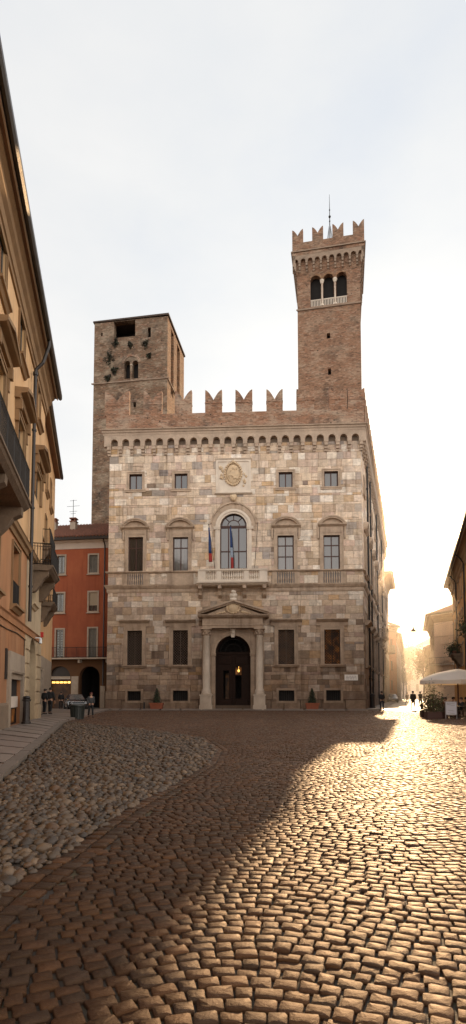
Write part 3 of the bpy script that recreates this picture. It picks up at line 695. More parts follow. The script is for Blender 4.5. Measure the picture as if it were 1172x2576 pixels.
# ---- marble street plaque and flags
u0,u1,z0,z1 = pbox(866.5,1696.5,899.5,1711)
plq = empty('wall_plaque', PF.o+PF.u*((u0+u1)/2)+Vector((0,0,z0)), PF.rz); tag(plq, 'white marble plaque with faint lines of lettering low on the palazzo wall', 'plaque')
hw, hh = (u1-u0)/2, z1-z0
mb = MB(); mb.box(-hw,hw,-.10,-.0,0,hh); mb.build('slab', surf('white_marble', (.72,.68,.63), .5, .08, 2), plq)
mb = MB()
for r_ in range(3):
    x = -hw+.12
    while x < hw-.15:
        l = rp.uniform(.03,.09); mb.box(x,x+l,-.104,-.099,hh*(.68-.24*r_),hh*(.68-.24*r_)+.055); x += l+rp.choice((.02,.02,.08))
mb.build('lettering', M['lead'], plq)
fl_blue, fl_red, fl_white, fl_green, fl_yel = (surf(n, c, .8, .25, 3, bump=0) for n, c in (('flag_blue',(.008,.03,.12)),('flag_red',(.26,.02,.014)),('flag_white',(.22,.27,.34)),('flag_green',(.02,.10,.05)),('flag_yellow',(.4,.2,.03))))
def flag(pt, pb, kind, label):
    a, b = PF.q(*pt, .75), PF.q(*pb, 1.0)
    o = empty('flagpole' if not kind else 'flag', PF.o+PF.u*b[0]+PF.n*1.0+Vector((0,0,b[1]-.15)), PF.rz); tag(o, label, 'flag' if kind else 'flagpole', 'flagpoles on the balcony')
    h = a[1]-b[1]+.15; dx = a[0]-b[0]
    P = lambda t_, off=0, y=0: (dx*t_+off, .25*t_+y, h*t_)
    mb = MB(); mb.tube([P(0),P(1)],.028,6); mb.blob(P(1),(.05,.05,.08),6,5,0,rp); mb.build('pole', M['iron'], o)
    if not kind: return
    # cloth hanging in folds from the pole: strips between rings of a gathered section
    segs = {'tri': [(.97,.50,'flag_blue' if 0 else 'b'),(.50,.28,'w'),(.28,.02,'r')], 'one': [(.93,.36,'b'),(.36,.18,'r')]}[kind]
    mm = {'b': fl_blue, 'r': fl_red, 'w': fl_white}
    def ring(t_):
        amp = (.04+.11*min(1,(1-t_)*1.4)) if kind == 'one' else .05+.06*min(1,(1-t_)*1.6); sway = (-.10-.22*math.sin((1-t_)*2.3)) if kind == 'one' else .06
        pts = []
        for k in range(12):
            aa = 2*PI*k/12; rr = amp*(1+.35*math.sin(3*aa+5*t_))
            p = P(t_, sway*(1-t_)*1.3+rr*math.cos(aa), -.05+rr*.6*math.sin(aa)); pts.append(p)
        return pts
    for (t1,t0,c) in segs:
        mb = MB(); n = 8; rs = [ring(t1+(t0-t1)*i/n) for i in range(n+1)]
        v = [p for r_ in rs for p in r_]; f = [(i*12+k,i*12+(k+1)%12,i*12+12+(k+1)%12,i*12+12+k) for i in range(n) for k in range(12)]
        f += [tuple(range(11,-1,-1)), tuple(n*12+k for k in range(12))]
        mb.add(v, f); mb.build('cloth', mm[c], o, True)
flag((525,1319),(541,1430),'one','blue flag with red tip drooping from the leftmost balcony pole')
flag((580,1322),(582,1430),'tri','furled blue, white and red flag on the middle balcony pole')
flag((648.4,1315),(640,1430),None,'bare thin flagpole leaning at the right end of the balcony')

# ================================================================== left tower (behind the palazzo)
A = at(422,788,66); Bq = at_z(238,807,A.z); H1 = A.z
T1 = Fr(Bq, A); w1 = T1.w; d1 = 8.6
tw = root_of(T1, 'brick_tower', 'weathered square brick tower with slit openings, left behind the palazzo', 'tower')
q = lambda x, y: T1.q(x, y)
c1 = lambda x, y: (220+.3487*x, 754.4+.3487*y)
bo = T1.box(*c1(190,152), *c1(345,275)); sl1 = T1.box(*c1(433,197), *c1(457,270))
bi = [T1.box(*c1(264,436), *c1(308,570)), T1.box(*c1(320,434), *c1(367,567))]
sm = [T1.box(*c1(436,380), *c1(458,425)), T1.box(*c1(330,735), *c1(350,775)), T1.box(*c1(97,235), *c1(110,262))]
ztop = H1-.35
hs = [rect(bo[0],bo[1],bo[2],ztop-.04), rect(*sl1)]+[archp(b[0],b[1],b[2],b[3]-(b[1]-b[0])/2) for b in bi]+[rect(*s_) for s_ in sm]
TX = Matrix.Translation((w1,0,0)) @ Matrix.Rotation(PI/2,4,'Z')
mb = MB(); mb.sheet(rect(0,w1,0,ztop), hs, 0, .8)
side_h = [rect(1.6,3.0,ztop-9.0,ztop-.5), rect(4.7,6.2,ztop-10.5,ztop-.5)]
mb.add([(0,0,0),(0,0,ztop),(0,d1,ztop),(0,d1,0)],[(0,1,2,3)]); mb.add([(0,d1,0),(0,d1,ztop),(w1,d1,ztop),(w1,d1,0)],[(0,1,2,3)]); mb.open = True
tb = mb.build('shaft', M['brick_old'], tw)
mb = MB(TX); mb.sheet(rect(0,d1,0,ztop), side_h, 0, .8); mb.open = True; mb.build('side_wall', M['brick_side'], tw)
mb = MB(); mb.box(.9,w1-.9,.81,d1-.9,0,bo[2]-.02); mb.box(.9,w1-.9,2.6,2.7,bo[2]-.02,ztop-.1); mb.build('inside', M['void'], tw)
mb = MB(); mb.box(bo[0]+.6,bo[1],2.4,2.58,bo[2],bo[2]+(bo[3]-bo[2])*.55); mb.box(bo[0],bo[1],.3,.5,bo[2]-.1,bo[2]+.12); mb.build('timber', surf('old_timber',(.10,.06,.035),.9,.3,4,(6,6,1)), tw)
mb = MB()                                                  # roof slab with thin eaves
mb.add([(-.15,-.12,H1-.12),(w1+.15,-.12,H1),(w1+.15,d1+.15,H1),(-.15,d1+.15,H1-.12),(-.15,-.12,H1-.30),(w1+.15,-.12,H1-.22),(w1+.15,d1+.15,H1-.22),(-.15,d1+.15,H1-.30)],
       [(0,1,2,3),(7,6,5,4),(0,4,5,1),(1,5,6,2),(2,6,7,3),(3,7,4,0)]); mb.build('roof', surf('roof_edge',(.07,.05,.04),.9,.3,4), tw)
zst = q(*c1(300,585))[1]; mb = MB(); mb.mould([(0,zst-.12),(.12,zst-.1),(.14,zst+.04),(0,zst+.08)], -.12, w1+.12, 1, 1); mb.xf = TX; mb.mould([(0,zst-.12),(.12,zst-.1),(.14,zst+.04),(0,zst+.08)],0,d1,1,1); mb.xf = None; mb.build('string_course', M['trim_dark'], tw)
bc_ = ((bi[0][0]+bi[1][1])/2, bi[0][3]-.45); mb = MB(); rr_ = (bi[1][1]-bi[0][0])/2
mb.arcband(bc_[0],bc_[1],rr_+.05,rr_+.35,-.08,0,.1,PI-.1,16); mb.build('hood_mould', M['brick_red'], tw)
x = (bi[0][1]+bi[1][0])/2; mb = MB(); mb.lathe([(.16,bi[0][2]),(.09,bi[0][2]+.15),(.085,bi[0][3]-.75),(.2,bi[0][3]-.5)],x,.15,10); mb.build('column', M['marble'], tw)
# tufts of plants rooted in the masonry
for (cx_,cy_,sz) in ((205,305,.5),(420,310,.55),(160,410,.9),(195,505,.55),(445,400,.35),(150,560,.5),(310,320,.35)):
    u, z = q(*c1(cx_,cy_)); mb = MB(); rg = random.Random(cx_)
    pts = []
    for _ in range(260):
        a = rg.uniform(0,6.28); r_ = rg.random()**.7*sz; pts.append((r_*math.cos(a)*(.7+.4*math.sin(3*a+cx_)), -abs(rg.gauss(0,.10)), r_*math.sin(a)*(.8+.4*math.cos(2*a+cx_))-(rg.random()**3)*sz*.9))
    mb.leaves(pts, .19, rg, lambda p, g: (.028*g.uniform(.6,1.5),.027*g.uniform(.6,1.5),.014)); mb.open = True
    o = mb.build('wall_plant', M['leaf']); o.location = T1.o+T1.u*u+T1.n*.05+Vector((0,0,z)); o.rotation_euler.z = T1.rz
    tag(o, 'dark scrubby tuft of plants growing out of the left brick tower', 'plant', 'tufts on the left tower')

# ================================================================== bell tower
A = at(906.3,760.4,64); Bq = at_z(748.4,781.4,A.z); zS = A.z
T2 = Fr(Bq, A); w2 = T2.w; d2 = w2
c2 = lambda x, y: (691.6+.2468*x, 477.8+.2468*y)
q = lambda x, y, d=0: T2.q(*c2(x, y), d)
bt = root_of(T2, 'bell_tower', 'tall slim brick bell tower with triple arched belfry and battlements, right behind the palazzo', 'bell tower')
zl = q(540,575,.7)[1]; zfl = zS+(q(230,1000)[1]-q(230,1230)[1])           # ledge; start of the flare
op = []
for (xa,xb,yt,yb) in ((362,468,858,1196),(492,598,848,1180),(626,731,832,1165)):
    a = q(xa,yb); b = q(xb,yt); op.append((a[0],b[0],zS+.25,b[1]))
zspr = [o[3]-(o[1]-o[0])/2 for o in op]; zsp = sum(zspr)/3; op = [(a,b,c,zsp+(b-a)/2) for a,b,c,_ in op]
smw = [(q(528,1512)[0],q(562,1458)[0],q(545,1512)[1],q(545,1458)[1]),(q(540,1882)[0],q(571,1818)[0],q(555,1882)[1],q(555,1818)[1])]
mb = MB(); mb.sheet(rect(0,w2,0,zl-2.05), [archp(a,b,c,zsp,d) for a,b,c,d in op]+[rect(*s_) for s_ in smw], 0, .6)
BX = Matrix.Translation((w2,0,0)) @ Matrix.Rotation(PI/2,4,'Z')
mb.add([(0,0,0),(0,0,zl),(0,d2,zl),(0,d2,0)],[(0,1,2,3)]); mb.add([(0,d2,0),(0,d2,zl),(w2,d2,zl),(w2,d2,0)],[(0,1,2,3)]); mb.open = True
mb.build('shaft', M['brick'], bt)
mb = MB(BX); mb.sheet(rect(0,d2,0,zl-2.05), [archp(a,b,c,zsp,d) for a,b,c,d in op], 0, .6); mb.open = True; mb.build('side_wall', M['brick_side'], bt)
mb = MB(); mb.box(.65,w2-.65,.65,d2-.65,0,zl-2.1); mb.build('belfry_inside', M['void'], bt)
mb = MB()                                                  # flared head: inverted frustum then corbel arches
OH = .55; z0_, z1_ = min(zl-2.4, op[0][3]+.25), zl-.5
mb.add([(-.02,-.02,z0_),(w2+.02,-.02,z0_),(w2+.02,d2+.02,z0_),(-.02,d2+.02,z0_),(-.22,-.22,zl-2.0),(w2+.22,-.22,zl-2.0),(w2+.22,d2+.22,zl-2.0),(-.22,d2+.22,zl-2.0)],
       [(0,1,5,4),(1,2,6,5),(2,3,7,6),(3,0,4,7),(4,5,6,7)])
mb.box(-.2,w2+.2,-.2,d2+.2,zl-2.0,zl)
mb.build('head', M['brick'], bt)
mb = MB()
def t_corb():
    n = 10; L = w2+2*OH; p = L/n; zs_, zt_ = zl-1.45, zl-.45; pts = [(-OH,zt_),(-OH,zs_)]
    for i in range(n):
        a, b = -OH+p*i+.13, -OH+p*(i+1)-.13; c, r = (a+b)/2, (b-a)/2
        pts += [(a,zs_)]+[(c-r*math.cos(PI*k/8),zs_+.22+r*math.sin(PI*k/8)) for k in range(9)]+[(b,zs_)]
    pts += [(w2+OH,zs_),(w2+OH,zt_)]; mb.prism(pts, -OH, -.19)
    for i in range(n+1):
        x = -OH+p*i
        for k, (a, b, d) in enumerate(((.35,0,OH-.04),(.7,.35,OH-.18),(.95,.7,OH-.32))): mb.box(max(-OH,x-.11),min(w2+OH,x+.11),-d,-.1,zs_-a,zs_-b)
t_corb(); mb.xf = BX; t_corb(); mb.xf = Matrix.Translation((0,d2,0)) @ Matrix.Rotation(-PI/2,4,'Z'); t_corb(); mb.xf = None
mb.build('corbel_arcade', M['trim_dark'], bt)
mb = MB(); mb.box(-OH-.02,w2+OH+.02,-OH-.02,d2+OH+.02,zl-.45,zl-.08); mb.build('band', M['brick_red'], bt)
mb = MB(); mb.box(-OH-.16,w2+OH+.16,-OH-.16,d2+OH+.16,zl-.08,zl+.06); mb.build('ledge', M['trim_dark'], bt)
zpc = zl+1.15
mb = MB(); th = .5
mb.box(-OH,w2+OH,-OH,-OH+th,zl+.06,zpc); mb.box(-OH,w2+OH,d2+OH-th,d2+OH,zl+.06,zpc); mb.box(-OH,-OH+th,-OH+th,d2+OH-th,zl+.06,zpc); mb.box(w2+OH-th,w2+OH,-OH+th,d2+OH-th,zl+.06,zpc)
mb.build('parapet', M['brick'], bt)
mw_, L = 1.32, w2+2*OH; st = (L-mw_)/3
for i in range(4):
    x = -OH+st*i; mb = MB(); mb.prism(merlon_pts(x,x+mw_,zpc-.01,zpc+1.75,zpc+.95), -OH+.003, -OH+th); mb.build('merlon', M['brick'], bt)
    if 0 < i < 3: mb = MB(Matrix.Translation((0,d2+2*OH-th,0))); mb.prism(merlon_pts(x,x+mw_,zpc-.01,zpc+1.75,zpc+.95), -OH+.003, -OH+th); mb.build('merlon', M['brick'], bt)
mb = MB(); mb.mould([(0,zS-.14),(.14,zS-.1),(.16,zS+.06),(0,zS+.1)], 0, w2, 1, 1); mb.xf = BX; mb.mould([(0,zS-.14),(.14,zS-.1),(.16,zS+.06),(0,zS+.1)],0,d2,1,1); mb.xf = None
mb.build('string_course', M['trim_dark'], bt)
for xg in ((op[0][1]+op[1][0])/2,(op[1][1]+op[2][0])/2):
    mb = MB(); zb_ = zS+.25; mb.lathe([(.2,zb_),(.2,zb_+.2),(.14,zb_+.28),(.13,zsp-.45),(.16,zsp-.4),(.27,zsp-.08),(.27,zsp+.02)],xg,.12,12); mb.build('column', M['marble'], bt)
for i, (a,b,c,d) in enumerate(op):
    mb = MB(); mb.box(a,b,.05,.17,zS+1.05,zS+1.15); mb.box(a,b,.05,.17,zS+.22,zS+.30)
    for k in range(7): x = a+(b-a)*(k+.5)/7; mb.box(x-.045,x+.045,.07,.15,zS+.30,zS+1.05)
    mb.build('parapet_railing', M['marble'], bt)
mb = MB()
for a,b,c,d in op: mb.arcband((a+b)/2,zsp,(b-a)/2,(b-a)/2+.2,-.05,0,0,PI,16)
mb.build('archivolt', M['brick_side'], bt)
# lightning mast on a wire cage
px_, _ = c2(560,0); u, z = q(558,375,-3); mast = empty('roof_mast', T2.o+T2.u*u-T2.n*3+Vector((0,0,zl+.06)), T2.rz); tag(mast, 'thin lightning mast on a small metal cage atop the bell tower', 'mast')
ztp = T2.q(829.3,490,-3)[1]-zl; zc_ = q(558,375,-3)[1]-zl
mb = MB(); mb.tube([(0,0,zc_-.2),(0,0,zc_+2.2),(0,0,ztp)],.07,6,.02); mb.blob((0,0,zc_+1.3),(.16,.16,.16),8,6,0,rp); mb.blob((0,0,zc_+.7),(.1,.1,.1),8,6,0,rp); mb.blob((0,0,zc_+2.2),(.09,.09,.1),8,6,0,rp); mb.build('rod', M['iron'], mast)
mb = MB()
for k in range(8):
    a = 2*PI*k/8; mb.tube([(.42*math.cos(a),.42*math.sin(a),0),(.36*math.cos(a),.36*math.sin(a),zc_*.65),(.1*math.cos(a),.1*math.sin(a),zc_)],.03,4)
for z in (.4,.9,1.4,1.9,zc_*.65): 
    if z < zc_: mb.tube([(.42*math.cos(2*PI*k/10),.42*math.sin(2*PI*k/10),z) for k in range(11)],.025,4)
mb.tube([(0,0,0),(0,0,zc_)],.12,6)
mb.build('cage', surf('zinc',(.30,.33,.36),.5,.2,4,metal=.3), mast)
# ================================================================== ground
def npmesh(name, V, F4, F3, tint, mat, smooth=True):
    me = bpy.data.meshes.new(name); nv = len(V); n4, n3 = len(F4), len(F3)
    me.vertices.add(nv); me.vertices.foreach_set('co', np.ascontiguousarray(V, dtype=np.float32).ravel())
    li = np.concatenate([F4.ravel(), F3.ravel()]) if n3 else F4.ravel()
    me.loops.add(len(li)); me.loops.foreach_set('vertex_index', li.astype(np.int32))
    me.polygons.add(n4+n3); ls = np.concatenate([np.arange(n4)*4, n4*4+np.arange(n3)*3]) if n3 else np.arange(n4)*4
    me.polygons.foreach_set('loop_start', ls.astype(np.int32))
    me.update(calc_edges=True)
    a = me.attributes.new('tint', 'FLOAT_COLOR', 'POINT'); a.data.foreach_set('color', np.ascontiguousarray(tint, dtype=np.float32).ravel())
    if smooth: me.polygons.foreach_set('use_smooth', np.ones(n4+n3, dtype=bool))
    me.materials.append(mat); me.validate(); o = bpy.data.objects.new(name, me); COL.objects.link(o); return o
# boundary between pebbles (left) and setts (right): x as a function of Y
_by = np.array([0,2.5,4.22,4.76,5.29,6.46,7.22,8.33,9.63,12,15,19,23,27,31,60]); _bx = np.array([-1.95,-1.86,-1.77,-1.70,-1.61,-1.50,-1.42,-1.22,-.95,-.55,-.45,-1.1,-3.4,-6.6,-10,-40])
def bnd(y): return np.interp(y, _by, _bx)
KS = -.2445; KX = gnd(0,1940); 
def kerbx(y): return KX.x+KS*(y-KX.y)
mset, t, b = newmat('sett_stone')
at_ = t.n('ShaderNodeAttribute', attribute_name='tint'); v = t.coord()
nz = t.noise(v, 9.0, 5, .6); f = t.math('MULTIPLY_ADD', nz, 1.1, .45)
cc = t.n('ShaderNodeCombineColor'); [t.l(f, cc.inputs[i]) for i in range(3)]
base_ = t.mix('MULTIPLY', 1.0, at_.outputs['Color'], cc.outputs[0])
big = t.ramp(t.noise(v, .5, 4), [(.35,.72),(.65,1.1)]); base_ = t.mix('MULTIPLY', 1.0, base_, big)
t.l(base_, b.inputs['Base Color']); t.l(t.math('MULTIPLY_ADD', t.noise(v, 14, 4), .4, .28), b.inputs['Roughness']); b.inputs['Specular Tint'].default_value = (1.0,.56,.28,1)
b.inputs['Specular IOR Level'].default_value = .46
bp = t.n('ShaderNodeBump', Strength=1.0, Distance=.013); t.l(t.noise(v, 46, 7, .7), bp.inputs['Height']); t.l(bp.outputs[0], b.inputs['Normal'])
rg = np.random.default_rng(5)
PU, PV = .119, .105; HW, SAG = 1.8, .50; XC = .12
def wave(x, y): return -SAG*.5*(1-np.cos(2*PI*(x-XC)/(2*HW))) + .02*np.sin(1.9*x+.8*y) + .012*np.sin(4.1*x-1.3*y)
def setts():
    out = []
    for r_ in range(-12, int(64/PV)):
        n = int(64/PU); ws = rg.uniform(.74, 1.28, n)*PU; xs = np.cumsum(ws)-32+rg.uniform(0,PU)
        xm = (xs[:-1]+xs[1:])/2; y0 = r_*PV+1.2; y = y0+wave(xm, y0)
        sl_ = (wave(xm+.02, y0)-wave(xm-.02, y0))/.04
        out.append(np.stack([xm, y, xs[1:]-xs[:-1], sl_], -1))
    return np.concatenate(out)
P = setts()
lim = lambda y: .44*np.maximum(y,0)+2.6
k = (P[:,1] > 1.2) & (P[:,1] < 50) & (P[:,0] > bnd(P[:,1])+.34) & (np.abs(P[:,0]) < lim(P[:,1])) & (P[:,0] > kerbx(P[:,1])+.2)
# keep off the palazzo apron
fp = (P[:,0]-PF.o.x)*(-PF.n.x)+(P[:,1]-PF.o.y)*(-PF.n.y)
k &= (fp < -2.2) | (P[:,0] > 14.5)
P = P[k]
# border course of bigger setts along the pebble edge
bb = []
ys = 1.5
while ys < 26:
    for c_, off in enumerate((.09,.26)):
        y = ys+rg.uniform(-.01,.01); sl_ = (bnd(y+.2)-bnd(y-.2))/.4
        bb.append((bnd(y)+off, y, .16, sl_))
    ys += .165
bb = np.array(bb)
def stones(P, wid, dep, rotv, near):
    """wid,dep: half sizes; rotv: unit row direction (N,2)"""
    n = len(P); k = 8 if near else 4
    if near: base_xy = np.array([(-1,-.80),(-.84,-1),(.84,-1),(1,-.80),(1,.80),(.84,1),(-.84,1),(-1,.80)])
    else: base_xy = np.array([(-1,-1),(1,-1),(1,1),(-1,1)])
    jit = rg.normal(0, .05, (n,k,2)); loc = base_xy[None]+jit
    tx, ty = rg.normal(0,.022,n), rg.normal(0,.026,n); hz = rg.normal(0,.003,n)
    rings = ((1.0,-.045,0),(.985,-.004,1),(.93,.005,1)) if near else ((1.0,-.04,0),(.88,.006,1))
    V = []
    for sc, z, tl in rings:
        lx = loc[:,:,0]*sc*wid[:,None]; ly = loc[:,:,1]*sc*dep[:,None]
        X = P[:,0][:,None]+lx*rotv[:,0][:,None]-ly*rotv[:,1][:,None]; Y = P[:,1][:,None]+lx*rotv[:,1][:,None]+ly*rotv[:,0][:,None]
        Z = z+tl*(hz[:,None]+lx*tx[:,None]+ly*ty[:,None])+(rg.normal(0,.0018,(n,k)) if tl else 0)
        V.append(np.stack([X,Y,Z],-1))
    c = np.stack([P[:,0],P[:,1],.006+hz+rg.normal(0,.002,n)],-1)[:,None] if near else None
    V = np.concatenate(V+([c] if near else []),1); m = V.shape[1]; R_ = len(rings)
    q4 = [(r_*k+i, r_*k+(i+1)%k, (r_+1)*k+(i+1)%k, (r_+1)*k+i) for r_ in range(R_-1) for i in range(k)]
    if not near: q4.append(tuple((R_-1)*k+i for i in range(k)))
    q3 = [((R_-1)*k+i,(R_-1)*k+(i+1)%k,R_*k) for i in range(k)] if near else []
    off = (np.arange(n)*m)[:,None,None]
    F4 = (np.array(q4)[None]+off).reshape(-1,4); F3 = (np.array(q3)[None]+off).reshape(-1,3) if near else np.zeros((0,3),int)
    g = rg.uniform(.68,1.3,n); hue = rg.uniform(0,1,n)
    c0 = np.array((.038,.018,.0105)); c1 = np.array((.026,.0165,.0125)); c2_ = np.array((.055,.025,.0125))
    col = np.where(hue[:,None] < .5, c0, np.where(hue[:,None] < .78, c1, c2_))*g[:,None]
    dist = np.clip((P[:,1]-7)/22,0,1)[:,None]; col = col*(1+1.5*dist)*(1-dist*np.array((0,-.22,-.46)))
    T = np.concatenate([np.repeat(col,m,0), np.ones((n*m,1))],1)
    return V.reshape(-1,3), F4, F3, T
def unit(s): l = np.sqrt(1+s*s); return np.stack([1/l, s/l], -1)
def merge(parts):
    V, A, B, T = [], [], [], []; o = 0
    for v, a, b_, t_ in parts: V.append(v); A.append(a+o); B.append(b_+o); T.append(t_); o += len(v)
    return np.concatenate(V), np.concatenate(A), np.concatenate(B), np.concatenate(T)
nearm = P[:,1] < 13
pn, pf = P[nearm], P[~nearm]
dj = lambda n: PV*.5*rg.uniform(.90,.98,n)
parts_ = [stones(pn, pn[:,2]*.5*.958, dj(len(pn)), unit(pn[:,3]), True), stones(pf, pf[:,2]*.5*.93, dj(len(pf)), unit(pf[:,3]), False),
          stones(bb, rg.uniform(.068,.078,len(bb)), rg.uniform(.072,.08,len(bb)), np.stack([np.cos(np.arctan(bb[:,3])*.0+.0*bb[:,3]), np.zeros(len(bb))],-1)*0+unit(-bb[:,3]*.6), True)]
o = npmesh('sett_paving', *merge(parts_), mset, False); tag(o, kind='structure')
# pebbles
mpeb, t, b = newmat('pebble_stone'); at_ = t.n('ShaderNodeAttribute', attribute_name='tint'); v = t.coord()
f = t.math('MULTIPLY_ADD', t.noise(v, 16, 4), .9, .55); cc = t.n('ShaderNodeCombineColor'); [t.l(f, cc.inputs[i]) for i in range(3)]
t.l(t.mix('MULTIPLY', 1.0, at_.outputs['Color'], cc.outputs[0]), b.inputs['Base Color']); b.inputs['Roughness'].default_value = .5
bp = t.n('ShaderNodeBump', Strength=.25, Distance=.01); t.l(t.noise(v, 40, 4), bp.inputs['Height']); t.l(bp.outputs[0], b.inputs['Normal'])
def pebbles():
    out = []; y = 2.6
    while y < 31:
        st = .105 if y < 9 else .12
        xa, xb = max(kerbx(y)+.30, -.44*y-1.2), bnd(y)+.02
        x = xa+rg.uniform(0,.08)
        while x < xb:
            out.append((x+rg.normal(0,.016), y+rg.normal(0,.02), rg.lognormal(math.log(st*.46), .30)))
            x += st*rg.uniform(.72,1.2)
        y += st*.70
    return np.array(out)
Q = pebbles()
def ell(Q, k, rings):
    n = len(Q); th = rg.uniform(0,PI,n); el = rg.uniform(.72,1.0,n); hz = rg.uniform(.5,.8,n); zc = rg.uniform(-.012,.010,n)
    tab = []
    for i, ph in enumerate(rings):
        for j in range(k): a = 2*PI*(j+.5*(i%2))/k; tab.append((math.cos(ph)*math.cos(a), math.cos(ph)*math.sin(a), math.sin(ph)))
    tab.append((0,0,1)); tab = np.array(tab); jj = 1+rg.normal(0,.06,(n,len(tab),1)); L = tab[None]*jj
    X = L[:,:,0]*Q[:,2][:,None]; Y = L[:,:,1]*(Q[:,2]*el)[:,None]; Z = L[:,:,2]*(Q[:,2]*hz)[:,None]+zc[:,None]
    V = np.stack([Q[:,0][:,None]+X*np.cos(th)[:,None]-Y*np.sin(th)[:,None], Q[:,1][:,None]+X*np.sin(th)[:,None]+Y*np.cos(th)[:,None], Z],-1)
    m = len(tab); off = (np.arange(n)*m)[:,None,None]; R_ = len(rings)
    q4 = [(r_*k+i,r_*k+(i+1)%k,(r_+1)*k+(i+1)%k,(r_+1)*k+i) for r_ in range(R_-1) for i in range(k)]; q3 = [((R_-1)*k+i,(R_-1)*k+(i+1)%k,R_*k) for i in range(k)]
    pal_ = np.array([(.30,.25,.19),(.21,.18,.15),(.36,.31,.25),(.25,.17,.10),(.16,.135,.115),(.30,.22,.12),(.42,.37,.31)])
    col = pal_[rg.choice(7,n,p=[.22,.22,.14,.16,.14,.08,.04])]*rg.uniform(.5,1.35,n)[:,None]*np.array((.28,.205,.14))
    T = np.concatenate([np.repeat(col,m,0),np.ones((n*m,1))],1)
    return V.reshape(-1,3), (np.array(q4)[None]+off).reshape(-1,4), (np.array(q3)[None]+off).reshape(-1,3), T
qn, qf = Q[Q[:,1] < 10], Q[Q[:,1] >= 10]
o = npmesh('river_pebbles', *merge([ell(qn,9,(-.3,.25,.7,1.15)), ell(qf,6,(-.2,.6))]), mpeb); tag(o, kind='stuff')
# earth and joints: one sheet to the horizon, darker and mossy between the stones, plain paving beyond
mg, t, b = newmat('ground_earth'); v = t.coord()
n1_ = t.noise(v, 3.0, 6, .65); base_ = t.ramp(n1_, [(.35,(.018,.012,.008)),(.6,(.038,.026,.017))])
mo = t.ramp(t.noise(v, 1.4, 5, .7), [(.52,0.0),(.66,1.0)]); base_ = t.mix('MIX', t.math('MULTIPLY', mo, .75), base_, (.075,.058,.012))
sx = t.n('ShaderNodeSeparateXYZ'); t.l(v, sx.inputs[0]); far = t.math('DIVIDE', t.math('SUBTRACT', sx.outputs[1], 40.0), 9.0, clamp=True)
base_ = t.mix('MIX', far, base_, t.ramp(t.noise(v, .6, 5), [(.3,(.13,.10,.08)),(.7,(.20,.155,.12))]))
t.l(base_, b.inputs['Base Color']); b.inputs['Roughness'].default_value = .7
bp = t.n('ShaderNodeBump', Strength=.5, Distance=.02); t.l(t.noise(v, 30, 5), bp.inputs['Height']); t.l(bp.outputs[0], b.inputs['Normal'])
mb = MB(); S_ = 2500; mb.add([(-S_,-S_,-.016),(S_,-S_,-.016),(S_,S_,-.016),(-S_,S_,-.016)],[(0,1,2,3)]); o = mb.build('ground', mg); tag(o, kind='structure')
# worn paving strip in front of the palazzo and up the side street
M['paving'] = surf('worn_paving', (.20,.155,.125), .5, .25, 1.2, (1,1,1), .5, 9, .02, stain=.3)
mb = MB(); a0 = PF.o-PF.u*14+PF.n*2.4; a1 = PF.o+PF.u*(W+.0)+PF.n*2.4; a2 = PF.o+PF.u*(W-1)-PF.n*2; a3 = PF.o-PF.u*14-PF.n*2
mb.add([(p.x,p.y,.004) for p in (a0,a1,a2,a3)],[(0,1,2,3)]); o = mb.build('road', M['paving']); tag(o, kind='structure')
mb = MB(); s0 = PB+PF.n*8; p1_ = [Vector((14.4,44,0)),Vector((60,44,0)),Vector((110,210,0)),Vector((63,210,0)),PB+SF.u*1+SF.n*1.5]
mb.add([(p.x,p.y,.004) for p in p1_],[tuple(range(5))]); o = mb.build('street', surf('street_setts', (.20,.155,.12), .42, .3, 3.0, (1,1,1), .9, 7, .03)); tag(o, kind='structure')
# pavement slabs: round the palazzo, and along the left-hand buildings
M['slab'] = surf('pavement_slab', (.20,.165,.14), .6, .2, 1.3, (1,1,1), .3, 14, .01, stain=.3)
def slabrun(name, pts_in, pts_out, h):
    mb = MB(); n = len(pts_in)
    for i in range(n-1):
        a,b_,c,d = pts_in[i],pts_in[i+1],pts_out[i+1],pts_out[i]; L_ = (b_-a).length; m = max(1,int(L_/1.9))
        for j in range(m):
            t0,t1 = j/m+.004,(j+1)/m-.004; q_ = [a.lerp(b_,t0),a.lerp(b_,t1),d.lerp(c,t1),d.lerp(c,t0)]; hz = h+rnd.uniform(-.006,.006); g = rnd.uniform(.93,1.07); mb.col = (g,g*rnd.uniform(.97,1.0),g*.98)
            mb.add([(p.x,p.y,-.02) for p in q_]+[(p.x,p.y,hz) for p in q_],[(4,5,6,7),(0,1,5,4),(1,2,6,5),(2,3,7,6),(3,0,4,7)])
    o = mb.build(name, surf(name+'_slab', (.19,.155,.13), .55, .2, 1.3, (1,1,1), .3, 14, .01, tint=True, stain=.3)); tag(o, kind='structure'); return o
i0, i1, i2 = PF.o-PF.u*.0, PB, PB+SF.u*60
def cornerpath(off, z=0):
    a = PF.o+PF.n*off-PF.u*.2; c0 = PB+PF.n*off; c1_ = PB+SF.n*off; mid = PB+(PF.n+SF.n).normalized()*off*1.02
    return [a, c0, mid, c1_, PB+SF.u*20+SF.n*off, PB+SF.u*75+SF.n*off]
slabrun('pavement', cornerpath(.05), cornerpath(1.5), .10)
